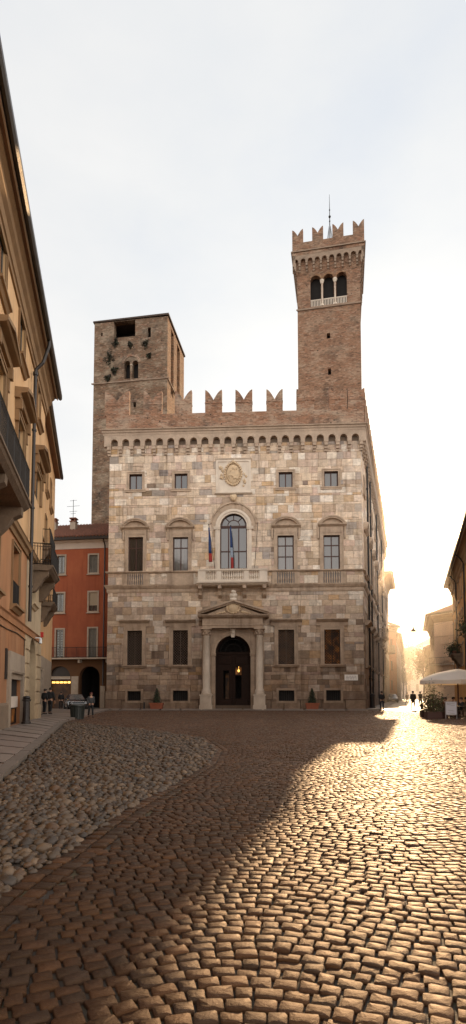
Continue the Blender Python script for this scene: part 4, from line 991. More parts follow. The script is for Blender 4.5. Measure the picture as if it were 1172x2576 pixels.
# ================================================================== left-hand buildings
M['yellow'] = surf('yellow_plaster', (.68,.43,.215), .85, .16, .7, (1,1,.5), .2, 22, .01, stain=.25, stain_col=(.42,.23,.10), stain_scale=.5, stain_stretch=(1,1,.35), second=(.70,.48,.28), second_amt=.6, streak=.45)
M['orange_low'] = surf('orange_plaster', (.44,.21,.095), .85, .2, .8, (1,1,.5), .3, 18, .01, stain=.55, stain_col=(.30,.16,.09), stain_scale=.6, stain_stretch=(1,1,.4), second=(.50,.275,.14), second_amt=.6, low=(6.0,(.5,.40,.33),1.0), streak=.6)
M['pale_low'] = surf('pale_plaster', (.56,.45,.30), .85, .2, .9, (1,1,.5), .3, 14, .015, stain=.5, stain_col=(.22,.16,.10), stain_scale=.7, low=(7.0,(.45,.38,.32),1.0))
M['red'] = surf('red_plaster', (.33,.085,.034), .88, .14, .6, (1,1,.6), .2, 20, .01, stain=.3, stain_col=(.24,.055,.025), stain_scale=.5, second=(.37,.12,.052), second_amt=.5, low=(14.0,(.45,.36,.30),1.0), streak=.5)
M['brown_arch'] = surf('ochre_plaster', (.10,.045,.016), .88, .2, .8)
M['soffit'] = surf('eave_soffit', (.20,.115,.07), .85, .2, 3, (1,.2,1), .3, 20, .01)
M['cornice'] = surf('brown_cornice', (.27,.165,.08), .8, .2, 2, stain=.4, stain_col=(.14,.08,.04))
M['dark_stone'] = surf('weathered_stone', (.17,.12,.08), .85, .3, 2, (1,1,1), .6, 10, .03, stain=.5, stain_col=(.05,.04,.03))
M['shutter'] = surf('grey_shutter', (.13,.125,.105), .7, .15, 3)
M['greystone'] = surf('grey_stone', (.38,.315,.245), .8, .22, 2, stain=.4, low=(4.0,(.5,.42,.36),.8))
M['tile'] = surf('roof_tiles', (.22,.095,.06), .85, .75, 5, (1,1,1), .9, 9, .06, stain=.4, stain_col=(.07,.04,.03))
M['gutter'] = surf('dark_gutter', (.018,.013,.011), .45, .3, 3)
M['whitewash'] = surf('pale_band', (.55,.47,.40), .85, .12, 1)
def yflip(mb): mb.v = [(v[1],v[0],v[2]) for v in mb.v]
def shutters(par, u0, u1, z0, z1, y=.1, mat='shutter', n=14):
    for a, b in ((u0+.02,(u0+u1)/2-.015),((u0+u1)/2+.015,u1-.02)):
        mb = MB(); w_ = .07; mb.box(a,a+w_,y,y+.05,z0,z1); mb.box(b-w_,b,y,y+.05,z0,z1); mb.box(a+w_,b-w_,y,y+.05,z0,z0+.08); mb.box(a+w_,b-w_,y,y+.05,z1-.08,z1)
        for k in range(n):
            z = z0+.08+(z1-z0-.16)*k/n; h = (z1-z0-.16)/n; mb.add([(a+w_,y+.005,z),(b-w_,y+.005,z),(b-w_,y+.045,z+h*.95),(a+w_,y+.045,z+h*.95)],[(0,1,2,3)])
        mb.open = True; mb.build('shutter', M[mat], par)
def eave(root, L, z, ov, u0=0, prof=True, tile=True, slope=.42, depth=7.0, gut=True):
    mb = MB(); mb.box(u0,L,-ov,.0,z,z+.10); mb.build('soffit', M['soffit'], root)
    if prof:
        mb = MB(); mb.mould([(0,z-1.15),(.08,z-1.15),(.10,z-.95),(.16,z-.92),(.20,z-.55),(.34,z-.42),(.38,z-.2),(.52,z-.08),(.54,z-.003),(0,z-.003)], u0, L); mb.build('cornice', M['cornice'], root)
    mb = MB(); mb.box(u0,L+.05,-ov-.06,-ov,z-.04,z+.14); mb.build('fascia', M['whitewash'], root)
    mb = MB(); mb.mould([(ov+.06,z+.10),(ov+.10,z+.02),(ov+.22,z-.02),(ov+.30,z+.08),(ov+.30,z+.30),(ov+.06,z+.32)], u0, L+.1)
    if gut: mb.build('gutter', M['gutter'], root)
    if tile:
        mb = MB(); zt = z+.25
        n = int((L-u0)/.45); 
        mb.add([(u0,-ov-.2,zt),(L+.15,-ov-.2,zt),(L+.15,depth,zt+slope*(depth+ov)),(u0,depth,zt+slope*(depth+ov)),(u0,-ov-.2,zt+.1),(L+.15,-ov-.2,zt+.1),(L+.15,depth,zt+slope*(depth+ov)+.1),(u0,depth,zt+slope*(depth+ov)+.1)],[(3,2,1,0),(4,5,6,7),(0,1,5,4),(1,2,6,5),(2,3,7,6),(3,0,4,7)])
        for i in range(n):
            x = u0+.2+i*.45
            if L-u0 < 40: mb.tube([(x,-ov-.22,zt+.1),(x,depth,zt+.1+slope*(depth+ov))],.12,5)
        mb.build('roof', M['tile'], root)
def iron_rail(root, name, pts, z0, z1, step=.13, orn=False, mat='iron'):
    mb = MB()
    for p, q_ in zip(pts, pts[1:]):
        p, q_ = Vector(p), Vector(q_); L_ = (q_-p).length; n = max(1,int(L_/step))
        for z in (z0+.06, z1): mb.tube([(p.x,p.y,z),(q_.x,q_.y,z)], .028, 5)
        if orn: mb.tube([(p.x,p.y,z1-.16),(q_.x,q_.y,z1-.16)], .018, 5)
        for k in range(n+1):
            c = p.lerp(q_, k/n); mb.tube([(c.x,c.y,z0),(c.x,c.y,z1)], .013 if k % 8 else .026, 4)
            if orn and k < n:
                c2_ = p.lerp(q_, (k+.5)/n); mb.tube([c.lerp(c2_,1-math.cos(a)).to_tuple()[:2]+(z0+.12+(z1-z0-.34)*(.5+.5*math.sin(a*2)),) for a in (-.7,-.2,.3,.8)], .011, 4)
    return mb.build(name, M[mat], root)
ga, gb_ = gnd(50,1825), None
ks = -.2145
LE = (ga.x-ks*ga.y)/(-.3475-ks)
LF = Fr(Vector((ga.x+ks*(3-ga.y),3,0)), Vector((ga.x+ks*(LE-ga.y),LE,0))); LW = LF.w
l1 = root_of(LF, 'yellow_house', 'tall ochre yellow house with deep eaves and an orange street front, at the left edge', 'house')
lq = LF.q
LH = at(153,990,LE).z-.28
zsc = (lq(13,1310)[1]+lq(72,1368)[1])/2; zbelt = (lq(10,1537)[1]+lq(72,1584)[1])/2
up = lq(66,1480)[0]
def LB(x0,y0,x1,y1,d=0):             # receding wall: heights measured at the box centre line
    ua, ub = lq(x0,(y0+y1)/2,d)[0], lq(x1,(y0+y1)/2,d)[0]; xm = (x0+x1)/2
    return ua, ub, lq(xm,y1,d)[1], lq(xm,y0,d)[1]
winA = LB(46,785,60,918); winB = LB(92,978,99,1062); winC = LB(40,1058,57,1146); winE = LB(85,1205,99,1312); winH = LB(29,1377,46,1528); shop = LB(21,1640,51,1830); arch = LB(72,1566,89,1813); winK = LB(78,1435,87,1520)
(lambda *a: None)('L1', LW, LH, zsc, zbelt, up, [tuple(round(x,1) for x in w_) for w_ in (winA,winB,winC,winE,winH,shop,arch,winK)])
hT = winA[3]; hTb = winA[2]
def same(z0, z1, us): return [(a,b,z0,z1) for a,b in us]
tops = same(winA[2],winA[3],[(winA[0]-9.2,winA[1]-9.2),(winA[0]-4.6,winA[1]-4.6),winA[:2],winB[:2]])
mids = same(winC[2],winC[3],[(winC[0]-9.4,winC[1]-9.4),(winC[0]-4.7,winC[1]-4.7),winC[:2],winE[:2]])
lows = same(winH[2],winH[3],[(winH[0]-9.4,winH[1]-9.4),(winH[0]-4.7,winH[1]-4.7),winH[:2]])
sd = (shop[0],shop[1],.12,shop[3]-1.2)
mb = MB(); mb.sheet(rect(0,LW,zsc,LH+.1), [rect(*w_) for w_ in tops+mids], 0, .3); mb.add([(LW,0,0),(LW,0,LH),(LW,9,LH),(LW,9,0)],[(0,1,2,3)]); mb.add([(0,9,0),(0,9,LH),(LW,9,LH),(LW,9,0)],[(0,1,2,3)]); mb.open = True; mb.build('upper_wall', M['yellow'], l1)
mb = MB(); mb.sheet(rect(0,up,0,zsc), [rect(*w_) for w_ in lows]+[rect(*sd)], 0, .3); mb.open = True; mb.build('lower_wall', M['orange_low'], l1)
aw_ = (arch[0],arch[1]); ar = (aw_[1]-aw_[0])/2; azs = min(arch[3],zbelt-.3)-ar
mb = MB(); mb.sheet(rect(up,LW,0,zsc), [archp(aw_[0],aw_[1],0,azs,azs+ar),rect(*winK)], 0, .55); mb.open = True; mb.build('pale_wall', M['pale_low'], l1)
for a,b in ((up+.1,aw_[0]-.12),(aw_[1]+.12,LW-.02)):          # rusticated courses
    mb = MB(); z = .9
    while z < zbelt-.4: mb.block(a,b,z+.03,min(z+.68,zbelt-.4),.07,.04); z += .70
    mb.block(a,b,0,.9,.14,.04); mb.open = True; mb.build('rusticated_courses', M['pale_low'], l1)
mb = MB(); mb.box(aw_[0],aw_[1],.5,.56,0,azs+ar); mb.build('door', M['wood'], l1)
mb = MB(); mb.mould([(0,zsc-.42),(.08,zsc-.42),(.12,zsc-.25),(.22,zsc-.2),(.26,zsc-.04),(.30,zsc),(0,zsc+.05)],0,LW); mb.build('string_course', M['cornice'], l1)
mb = MB(); mb.mould([(0,zbelt-.3),(.07,zbelt-.3),(.09,zbelt-.06),(.16,zbelt),(0,zbelt+.03)],0,LW); mb.build('belt_course', M['orange_low'], l1)
for a, b in ((0,sd[0]-.42),(sd[1]+.42,up)): mb = MB(); mb.mould([(0,-.02),(.09,-.02),(.09,1.05),(.05,1.12),(0,1.14)],a,b); mb.build('plinth', M['dark_stone'], l1)
eave(l1, LW, LH, .66)
mb = MB(); mb.tube([(up,-.85,LH+.1),(up,-.82,LH-.3),(up,-.55,LH-1.2),(up,-.22,LH-1.6),(up,-.2,LH-2.0),(up,-.2,zbelt+.3)],.085,8); mb.tube([(up,-.2,LH-1.9),(up,-.2,LH-1.75)],.13,8)
for z in (zbelt+2,zbelt+6,zbelt+10): mb.tube([(up,-.2,z),(up,-.2,z+.1)],.12,8)
mb.build('downpipe', M['gutter'], l1)
for (u0,u1,z0,z1) in tops:
    so = surround(l1,u0,u1,z0,z1,.16,.05,.22,mat='cornice'); shutters(l1,u0,u1,z0,z1,.08)
for (u0,u1,z0,z1) in mids:
    so = surround(l1,u0,u1,z0,z1,.26,.10,mat='cornice')
    mb = MB(); zc = z1+.75; a, b = u0-.55, u1+.55; mb.mould([(0,zc-.3),(.22,zc-.3),(.26,zc-.1),(.5,zc-.05),(.56,zc),(0,zc)],a,b)
    c = (a+b)/2
    for sg in (-1,1): xx = a if sg < 0 else b; mb.prism([(xx,zc+.005),(xx,zc+.16),(c,zc+.62),(c,zc+.46)],-.56,0)
    mb.prism([(a+.3,zc+.005),(b-.3,zc+.005),(c,zc+.44)],-.2,0)
    mb.build('hood', M['cornice'], so)
    for x in (u0-.32,u1+.32): mb = MB(); mb.box(x-.11,x+.11,-.3,0,z1+.0,zc-.3); mb.box(x-.09,x+.09,-.18,0,z1-.5,z1-.002); mb.build('console', M['cornice'], so)
    shutters(l1,u0,u1,z0,z1,.12)
for (u0,u1,z0,z1) in lows:
    so = surround(l1,u0,u1,z0,z1,.17,.05,.24,mat='cornice'); casement(l1,u0,u1,z0,z1,.22,glass='glass_dark')
    iron_rail(l1,'window_railing',[(u0,-.04),(u1,-.04)],z0,z0+1.05,.12)
u0,u1,z0,z1 = winK; surround(l1,u0,u1,z0,z1,.17,.05,.2,mat='pale_low'); casement(l1,u0,u1,z0,z1,.25,glass='glass_dark')
mb = MB(); mb.tube([(k*(up/10),-.03,zbelt-.55-.12*math.sin(k*2.1)**2) for k in range(11)],.022,5); mb.tube([(sd[1]+.7,-.03,zbelt-.6),(sd[1]+.7,-.03,1.2)],.02,5); mb.build('cable', M['gutter'], l1)
# shop front
mb = MB(); a,b,z0,z1 = sd; mb.box(a-.42,a,-.12,0,0,z1+1.15); mb.box(b,b+.42,-.12,0,0,z1+1.15); mb.box(a,b,-.12,0,z1+.35,z1+1.15); mb.mould([(0,z1+.25),(.18,z1+.25),(.22,z1+.33),(0,z1+.35)],a,b); mb.box(a,b,-.05,.02,z1-.0,z1+.25); so = mb.build('shop_surround', M['greystone'], l1)
mb = MB(); mb.box(a,b,.16,.3,z1-.75,z1); mb.build('roller_blind_box', M['void'], so)
mb = MB(); mb.box(a,b,.10,.16,z1-1.25,z1-.75); mb.build('shop_fascia', M['whitewash'], so)
mb = MB(); bars(mb,a,b,.12,z1-1.25,.15,.07,(.5,),(),.03); wn = mb.build('shop_window', M['iron'], l1)
mb = MB(); mb.box(a+.03,b-.03,.20,.22,.14,z1-1.27); mb.build('pane', M['amber'], wn)
mb = MB(); mb.box(up-.45,up-.38,-.03,.0,2.2,3.4) if 0 else mb.box(sd[0]-.95,sd[0]-.62,-.06,-.005,2.1,3.35); mb.build('notice_frame', M['gutter'], l1)
# balconies on the yellow house
def stone_balcony(root, u0, u1, z, ov, rail=1.1, orn=True, mat='dark_stone', thick=.3):
    mb = MB(); mb.mould([(0,z-thick),(ov-.2,z-thick),(ov-.05,z-thick*.6),(ov,z-.1),(ov+.05,z-.08),(ov+.05,z),(0,z)],u0,u1); b_ = mb.build('balcony', M[mat], root)
    iron_rail(b_,'railing',[(u0+.06,0),(u0+.06,-ov+.06),(u1-.06,-ov+.06),(u1-.06,0)],z,z+rail,.14,orn)
    n = max(2,int((u1-u0)/2.6)+1)
    for k in range(n):
        u = u0+.35+(u1-u0-.7)*k/(n-1); mb = MB(); zt = z-thick
        mb.prism([(0,zt),(-ov+.2,zt),(-ov+.22,zt-.25),(-ov*.6,zt-.4),(-ov*.42,zt-.75),(-.2,zt-1.1),(0,zt-1.15)],u-.2,u+.2); yflip(mb); mb.build('bracket', M[mat], b_)
    return b_
bz = lq(57,1146)[1]-.15
ubr = lq(76,1274,1.25)[0]
zF = (lq(76,1268,1.25)[1])
stone_balcony(l1, max(.5,winC[0]-14), ubr, zF, 1.25, 1.25)
gu0, gu1 = lq(80,1375,0)[0], lq(140,1372,1.5)[0]; zG = lq(136,1378,1.5)[1]
(lambda *a: None)('balc', zF, ubr, gu0, gu1, zG, winC, winE)
stone_balcony(l1, gu0, LW-.5, zG, 1.05, 1.15)
# second house on the left, street bending a little
A2 = LF.o+LF.u*(LW+.15)-LF.n*.75; Bz = ray(129,1700); t_ = 51.5/Bz.y
B2 = Vector((Bz.x*t_,51.5,0))
L2 = Fr(A2,B2); L2W = L2.w
l2 = root_of(L2, 'narrow_house', 'narrow dim ochre house with dark eaves, farther down the left side', 'house')
zE2 = (L2.q(149.7,1072,.6)[1]+L2.q(146,1236,.6)[1])/2
(lambda *a: None)('L2', L2W, zE2)
wz = [(zE2-4.6,zE2-2.3),(zE2-9.2,zE2-6.6),(zE2-13.6,zE2-11.0)]
wn_ = [(1.5+3.9*i,2.7+3.9*i,a,b) for i in range(4) for a,b in wz if 2.7+3.9*i < L2W-.3]
gdoor = [(2.2,4.0,.05,3.3),(7.6,9.6,.05,3.3)]
mb = MB(); mb.sheet(rect(0,L2W,4.4,zE2), [rect(*w_) for w_ in wn_ if w_[2] > 4.4], 0, .25); mb.add([(0,0,0),(0,0,zE2),(0,8,zE2),(0,8,0)],[(0,1,2,3)]); mb.add([(L2W,0,0),(L2W,0,zE2),(L2W,8,zE2),(L2W,8,0)],[(0,1,2,3)]); mb.open = True; mb.build('upper_wall', M['yellow'], l2)
mb = MB(); mb.sheet(rect(0,L2W,0,4.4), [rect(*w_) for w_ in gdoor], 0, .35); mb.open = True; mb.build('lower_wall', M['greystone'], l2)
for w_ in wn_:
    if w_[2] > 4.4: surround(l2,*w_,.15,.05,.2,mat='cornice'); shutters(l2,*w_,.08,n=8)
for w_ in gdoor: surround(l2,*w_,.2,.06,mat='greystone'); mb = MB(); mb.box(w_[0],w_[1],.2,.25,w_[2],w_[3]); mb.build('door', M['wood'], l2)
eave(l2, L2W, zE2, .42, prof=False, slope=.45)
mb = MB(); mb.tube([(.5,-.5,zE2),(.5,-.4,zE2-.5),(.5,-.18,zE2-.9),(.5,-.15,4)],.07,6); mb.build('downpipe', M['gutter'], l2)
ku1 = L2.q(146,1535,1.2)[0]; zK = L2.q(120,1490,.6)[1]-.6
stone_balcony(l2, 4.2, 8.6, zE2-10.2, .9, 1.1, False)
zk2 = L2.q(140,1512,1.1)[1]
stone_balcony(l2, 7.0, 10.6, zk2, .95, 1.1, False)
# street sign arm and shop signs
mb = MB(); mb.box(3.2,3.28,-.62,-.1,5.2,5.55); sg_ = mb.build('shop_sign', surf('sign_red',(.45,.02,.015),.5,.05,2)); sg_.matrix_world = Matrix.Translation(L2.o) @ Matrix.Rotation(L2.rz,4,'Z'); tag(sg_,'small red shop sign sticking out from the narrow ochre house','sign')
u_, z_ = LF.q(102,1612,.35); mb = MB(); mb.lathe([(.06,z_-.14),(.085,z_-.13),(.075,z_+.14),(.03,z_+.17)],u_,-.35,10); mb.box(u_-.03,u_+.03,-.35,0,z_+.15,z_+.20)
wl_ = mb.build('wall_lamp', surf('milk_glass',(.75,.78,.8),.3,.05,2)); wl_.matrix_world = Matrix.Translation(LF.o) @ Matrix.Rotation(LF.rz,4,'Z'); tag(wl_,'white cylindrical wall lamp at the far end of the yellow house','lamp')
# red house beside the palazzo
OA, OB = at(90,1783,58.2), PF.o-PF.n*3.2+PF.u*.25
OF = Fr(OA, OB); OW = OF.w
rh_ = root_of(OF, 'red_house', 'red plastered house with grey framed windows and two dark arches, left of the palazzo', 'house')
oc = lambda x, y: (.2575*x, 1257.4+.2575*y)
def OX(x0,y0,x1,y1): return OF.box(*oc(x0,y0), *oc(x1,y1))
zt = OF.q(*oc(800,395))[1]; zc1 = OF.q(*oc(800,476))[1]
ow = [OX(548,530,650,735), OX(856,520,970,725), OX(534,896,640,1108), OX(852,884,968,1100), OX(530,1250,636,1542), OX(848,1238,960,1540)]
ow += [(a-(ow[1][0]-ow[0][0]), b-(ow[1][0]-ow[0][0]), c, d) for a,b,c,d in (ow[0],ow[2],ow[4]) if a-(ow[1][0]-ow[0][0]) > .3]
fwz = .16; opn = [(a+fwz,b-fwz,c+(fwz if i not in (4,5,8) else 0),d-fwz) for i,(a,b,c,d) in enumerate(ow)]
ar1 = OX(470,1622,690,2035); ar2 = OX(770,1622,975,2035)
ars = [archp(a[0],a[1],0,a[3]-(a[1]-a[0])/2) for a in (ar1,ar2)]
zbal = OF.q(*oc(700,1545))[1]
mb = MB(); mb.sheet(rect(0,OW,zbal,zt), [rect(*o_) for o_ in opn], 0, .25); mb.open = True; mb.build('wall', M['red'], rh_)
mb = MB(); mb.sheet(rect(0,OW,0,zbal), ars, 0, .6); mb.open = True; mb.build('arcade_wall', M['brown_arch'], rh_)
mb = MB(); mb.mould([(0,zc1),(.05,zc1),(.06,zt-.25),(.2,zt-.2),(.35,zt-.02),(0,zt)],0,OW); mb.build('cornice_band', M['whitewash'], rh_)
mb = MB(); mb.box(0,OW+.0,-.6,0,zt+.002,zt+.12); mb.box(0,OW,-.72,-.6,zt-.05,zt+.3); mb.build('gutter', M['gutter'], rh_)
zr_ = OF.q(*oc(800,245),-5.5)[1]
mb = MB(); mb.add([(-1,-.75,zt+.25),(OW+2,-.75,zt+.25),(OW+2,5.5,zr_),(-1,5.5,zr_),(-1,11,zt-.2),(OW+2,11,zt-.2)],[(0,1,2,3),(3,2,5,4)])
x = -1
while x < OW+2: mb.tube([(x,-.78,zt+.28),(x,5.5,zr_+.03)],.11,5); x += .36
mb.open = True; mb.build('roof', M['tile'], rh_)
for i,(a,b,c,d) in enumerate(ow):
    o_ = opn[i]; mb = MB(); mb.box(a,o_[0],-.05,0,c,d); mb.box(o_[1],b,-.05,0,c,d); mb.box(o_[0],o_[1],-.05,0,o_[3],d)
    if o_[2] > c: mb.box(o_[0],o_[1],-.05,0,c,o_[2]); mb.box(a-.08,b+.08,-.14,-.001,c-.08,c-.001)
    mb.build('window_surround', M['greystone'], rh_)
    if i == 3:
        casement(rh_,*o_,.14); mb = MB(); mb.box(o_[0]+.02,o_[1]-.02,.06,.10,o_[2]+(o_[3]-o_[2])*.3,o_[3]); mb.build('blind', surf('roller_blind',(.33,.27,.19),.8,.05,2), rh_)
    else: shutters(rh_,*o_,.07,n=16)
mb = MB(); mb.box(.5,OW-.55,-.95,0,zbal-.14,zbal); b_ = mb.build('balcony', M['greystone'], rh_)
iron_rail(b_,'railing',[(.55,0),(.55,-.9),(OW-.6,-.9),(OW-.6,0)],zbal,zbal+1.05,.13)
for u in (1.2,OW*.55,OW-1.0): mb = MB(); mb.box(u-.1,u+.1,-.6,0,zbal-.5,zbal-.142); mb.build('bracket', M['greystone'], b_)
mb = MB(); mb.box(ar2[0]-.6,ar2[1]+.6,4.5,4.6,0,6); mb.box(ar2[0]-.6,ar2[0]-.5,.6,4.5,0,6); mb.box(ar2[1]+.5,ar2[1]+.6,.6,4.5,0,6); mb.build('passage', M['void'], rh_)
mb = MB(); fz = OF.q(*oc(600,1735))[1]; mb.box(ar1[0],ar1[1],.05,.25,fz-.12,fz+.14); mb.build('shop_fascia', M['greystone'], rh_)
mb = MB(); mb.prism(archp(ar1[0],ar1[1],fz+.14,max(fz+.15,ar1[3]-(ar1[1]-ar1[0])/2)),.3,.35); mb.build('shop_transom', M['gutter'], rh_)
mb = MB(); mb.box(ar1[0],ar1[1],.5,.55,.0,fz-.12); mb.build('shop_window', M['amber_dim'], rh_)
lz = OF.q(*oc(600,1780))[1]
for k in range(5):
    u = ar1[0]+(ar1[1]-ar1[0])*(.15+.18*k); mb = MB(); mb.box(u-.16,u+.16,.38,.46,lz-.09,lz+.09); mb.build('shop_light', M['lamp'], rh_)
a = OX(976,1815,1028,2035)
for b0_, b1_, z_, d_ in ((a[0],min(a[1],OW-.05),a[3],.08),(ar1[1]+.1,ar2[0]-.1,a[3]+1.0,.05)): mb = MB(); mb.block(b0_,b1_,0,z_,d_,.03); mb.open = True; mb.build('pilaster_base', M['greystone'], rh_)
mb = MB(); u = OF.q(*oc(1022,900))[0]; mb.tube([(u,-.65,zt),(u,-.12,zt-.6),(u,-.12,2.4)],.07,6); mb.build('downpipe', M['gutter'], rh_)
for (cx_,y0,y1,wd) in ((722,180,300,.62),(535,185,262,.55)):
    p = OF.q(*oc(cx_,y0),-3); pb_ = OF.q(*oc(cx_,y1),-3); mb = MB(); u = p[0]; mb.box(u-wd/2,u+wd/2,3-wd/2,3+wd/2,zt+.5,p[1]-.45)
    ch = mb.build('chimney', M['greystone'], rh_); mb = MB(); mb.box(u-wd*.62,u+wd*.62,3-wd*.62,3+wd*.62,p[1]-.45,p[1]-.36); 
    for dx in (-.2,.2): mb.box(u+dx-.06,u+dx+.06,2.75,3.25,p[1]-.36,p[1]-.12)
    mb.box(u-wd*.6,u+wd*.6,3-wd*.6,3+wd*.6,p[1]-.12,p[1]); mb.build('chimney_cap', M['tile'], ch)
u, z = OF.q(184,1300,-3.6); z2 = OF.q(184,1257,-3.6)[1]
mb = MB(); mb.tube([(u,3.6,z-.9),(u,3.6,z2)],.03,5)
for z_, h_ in ((z2-.1,.4),(z2-.75,.75),(z2-1.35,.45),(z2-1.6,.3)): mb.tube([(u-h_,3.6,z_),(u+h_,3.6,z_+.04)],.018,4)
ant = mb.build('roof_antenna', M['iron']); ant.matrix_world = Matrix.Translation(OF.o) @ Matrix.Rotation(OF.rz,4,'Z'); tag(ant,'thin television antenna on the red house roof behind its chimney','antenna')
# pavement along the left
def lp(off, Y0, Y1, n=2): return [LF.o+LF.u*u+LF.n*off for u in np.linspace(Y0,Y1,n)]
slabrun('pavement', [LF.o+LF.n*.0+LF.u*2, LF.o+LF.n*0+LF.u*LW, L2.o+L2.u*L2W], [Vector((kerbx(5),5,0)), Vector((kerbx(28.5),28.5,0)), L2.o+L2.u*L2W+L2.n*5.5], .12)
mb = MB(); n = 24
for i in range(n):
    y0, y1 = 5+23.5*i/n+.012, 5+23.5*(i+1)/n-.012; q_ = [(kerbx(y0)+.01,y0),(kerbx(y0)+.24,y0),(kerbx(y1)+.24,y1),(kerbx(y1)+.01,y1)]; z = .112+rnd.uniform(-.004,.004)
    mb.add([(a,b,-.03) for a,b in q_]+[(a,b,z) for a,b in q_],[(4,5,6,7),(0,1,5,4),(1,2,6,5),(2,3,7,6),(3,0,4,7)])
o = mb.build('kerb', surf('kerb_stone',(.13,.105,.085),.6,.25,1.5,(1,1,1),.5,9,.02)); tag(o, kind='structure')
# ================================================================== right-hand side and the side street
M['ochre'] = surf('ochre_wall', (.62,.33,.11), .85, .2, .7, (1,1,.4), .25, 18, .01, stain=.4, stain_col=(.30,.15,.05), stain_scale=.5, stain_stretch=(1,1,.3))
M['peach'] = surf('peach_wall', (.74,.56,.41), .85, .12, .8)
M['peach2'] = surf('hazy_wall', (.66,.51,.38), .85, .15, .5)
M['rust_red'] = surf('rust_wall', (.44,.17,.075), .85, .15, .7)
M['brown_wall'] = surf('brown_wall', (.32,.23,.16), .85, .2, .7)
M['bronze'] = surf('shutter_brown', (.13,.085,.05), .7, .2, 3)
def house(fr, name, label, H, mat, rows, cols, wsz, ov=.9, base=None, tile=True, depth=9, shut='bronze', gz=None, group=None, ends=True, lower='brown_wall', slope=.4, u_off=1.3):
    r = root_of(fr, name, label, 'house', group); L = fr.w; gz = gz or 0
    wl = []
    for zb_ in rows:
        for k in range(cols):
            c = u_off+(L-2*u_off)*(k/(max(1,cols-1))) if cols > 1 else L/2
            wl.append((c-wsz[0]/2,c+wsz[0]/2,zb_,zb_+wsz[1]))
    mb = MB(); mb.sheet(rect(0,L,gz,H), [rect(*w_) for w_ in wl], 0, .25)
    if ends:
        for x in (0,L): mb.add([(x,0,0),(x,0,H),(x,depth,H),(x,depth,0)],[(0,1,2,3)])
        mb.add([(0,depth,0),(0,depth,H),(L,depth,H),(L,depth,0)],[(0,1,2,3)])
    mb.open = True; mb.build('wall', M[mat], r)
    if gz:
        mb = MB(); z = 0
        while z < gz-.05: mb.block(0,L,z+.02,min(z+.5,gz)-.01,.06,.04); z += .5
        mb.box(0,L,.0,.05,0,gz); mb.open = True; mb.build('rusticated_base', M[lower], r)
    for w_ in wl:
        mb = MB(); a,b,c,d = w_; mb.box(a-.14,a,-.05,0,c,d); mb.box(b,b+.14,-.05,0,c,d); mb.box(a-.2,b+.2,-.10,0,d,d+.18); mb.box(a-.2,b+.2,-.14,0,c-.12,c); so = mb.build('window_surround', M['trim' if mat == 'ochre' else mat], r)
        mb = MB(); mb.box(a,b,.10,.15,c,d); mb.box((a+b)/2-.03,(a+b)/2+.03,.07,.1,c,d); mb.build('shutter', M[shut], r)
    eave(r, L, H, ov, 0, prof=True, tile=tile, slope=slope, depth=depth*.6)
    return r
# ochre house, right edge (u runs toward the camera)
c0 = 5.5; RX = lambda Y: c0+.322*Y
RF = Fr(Vector((RX(73),73,0)), Vector((RX(26),26,0)))
RH = at(1119,1477,73).z-.1
(lambda *a: None)('R', RH)
r1 = house(RF, 'ochre_house', 'warm ochre house with tall shutters and wide eaves at the right edge behind the café', RH, 'ochre', (4.6,8.2,11.9) if RH > 15 else (4.4,7.8,11.2), 15, (1.15,2.3), .75)
for u in (8.5,19.0): mb = MB(); mb.tube([(u,-.85,RH),(u,-.4,RH-.5),(u,-.15,RH-.9),(u,-.15,3.8)],.08,6); mb.build('downpipe', M['gutter'], r1)
def plant_balcony(root, fr, u0, u1, z, ov, seed, name, label, grp=None):
    b_ = stone_balcony(root, u0, u1, z, ov, .95, False, 'dark_stone', .25)
    rg_ = random.Random(seed); L_ = u1-u0
    pl = empty(name, fr.o+fr.u*((u0+u1)/2)+fr.n*ov*.75+Vector((0,0,z)), fr.rz); tag(pl, label, 'plant', grp)
    mb = MB(); mb.box(-L_*.42,L_*.42,-.2,.2,.02,.3); mb.build('planter', M['pot'], pl)
    mb = MB(); mb.leaves([(rg_.uniform(-L_*.48,L_*.48), rg_.gauss(0,.3), .35+abs(rg_.gauss(0,.42))-(.5 if rg_.random()<.3 else 0)) for _ in range(700)], .20, rg_, lambda p,g: (.05*g.uniform(.5,1.5),.065*g.uniform(.5,1.4),.022)); mb.open = True; mb.build('foliage', M['leaf'], pl)
zb_ = RF.q(1143,1636,1.1)[1]; ua = RF.q(1129,1600,1.1)[0]; (lambda *a: None)('rb', zb_, ua)
plant_balcony(r1, RF, max(.8,ua), max(.8,ua)+4.2, zb_, 1.1, 4, 'balcony_plants', 'dark green plants overflowing the lower stone balcony of the ochre house')
ub_ = RF.q(1160,1590,1.1)[0]; zb2 = RF.q(1165,1598,1.1)[1]
plant_balcony(r1, RF, ub_+1.5, ub_+5.5, zb2, 1.1, 5, 'balcony_plants', 'bushy greenery on the balcony of the ochre house cut by the right edge')
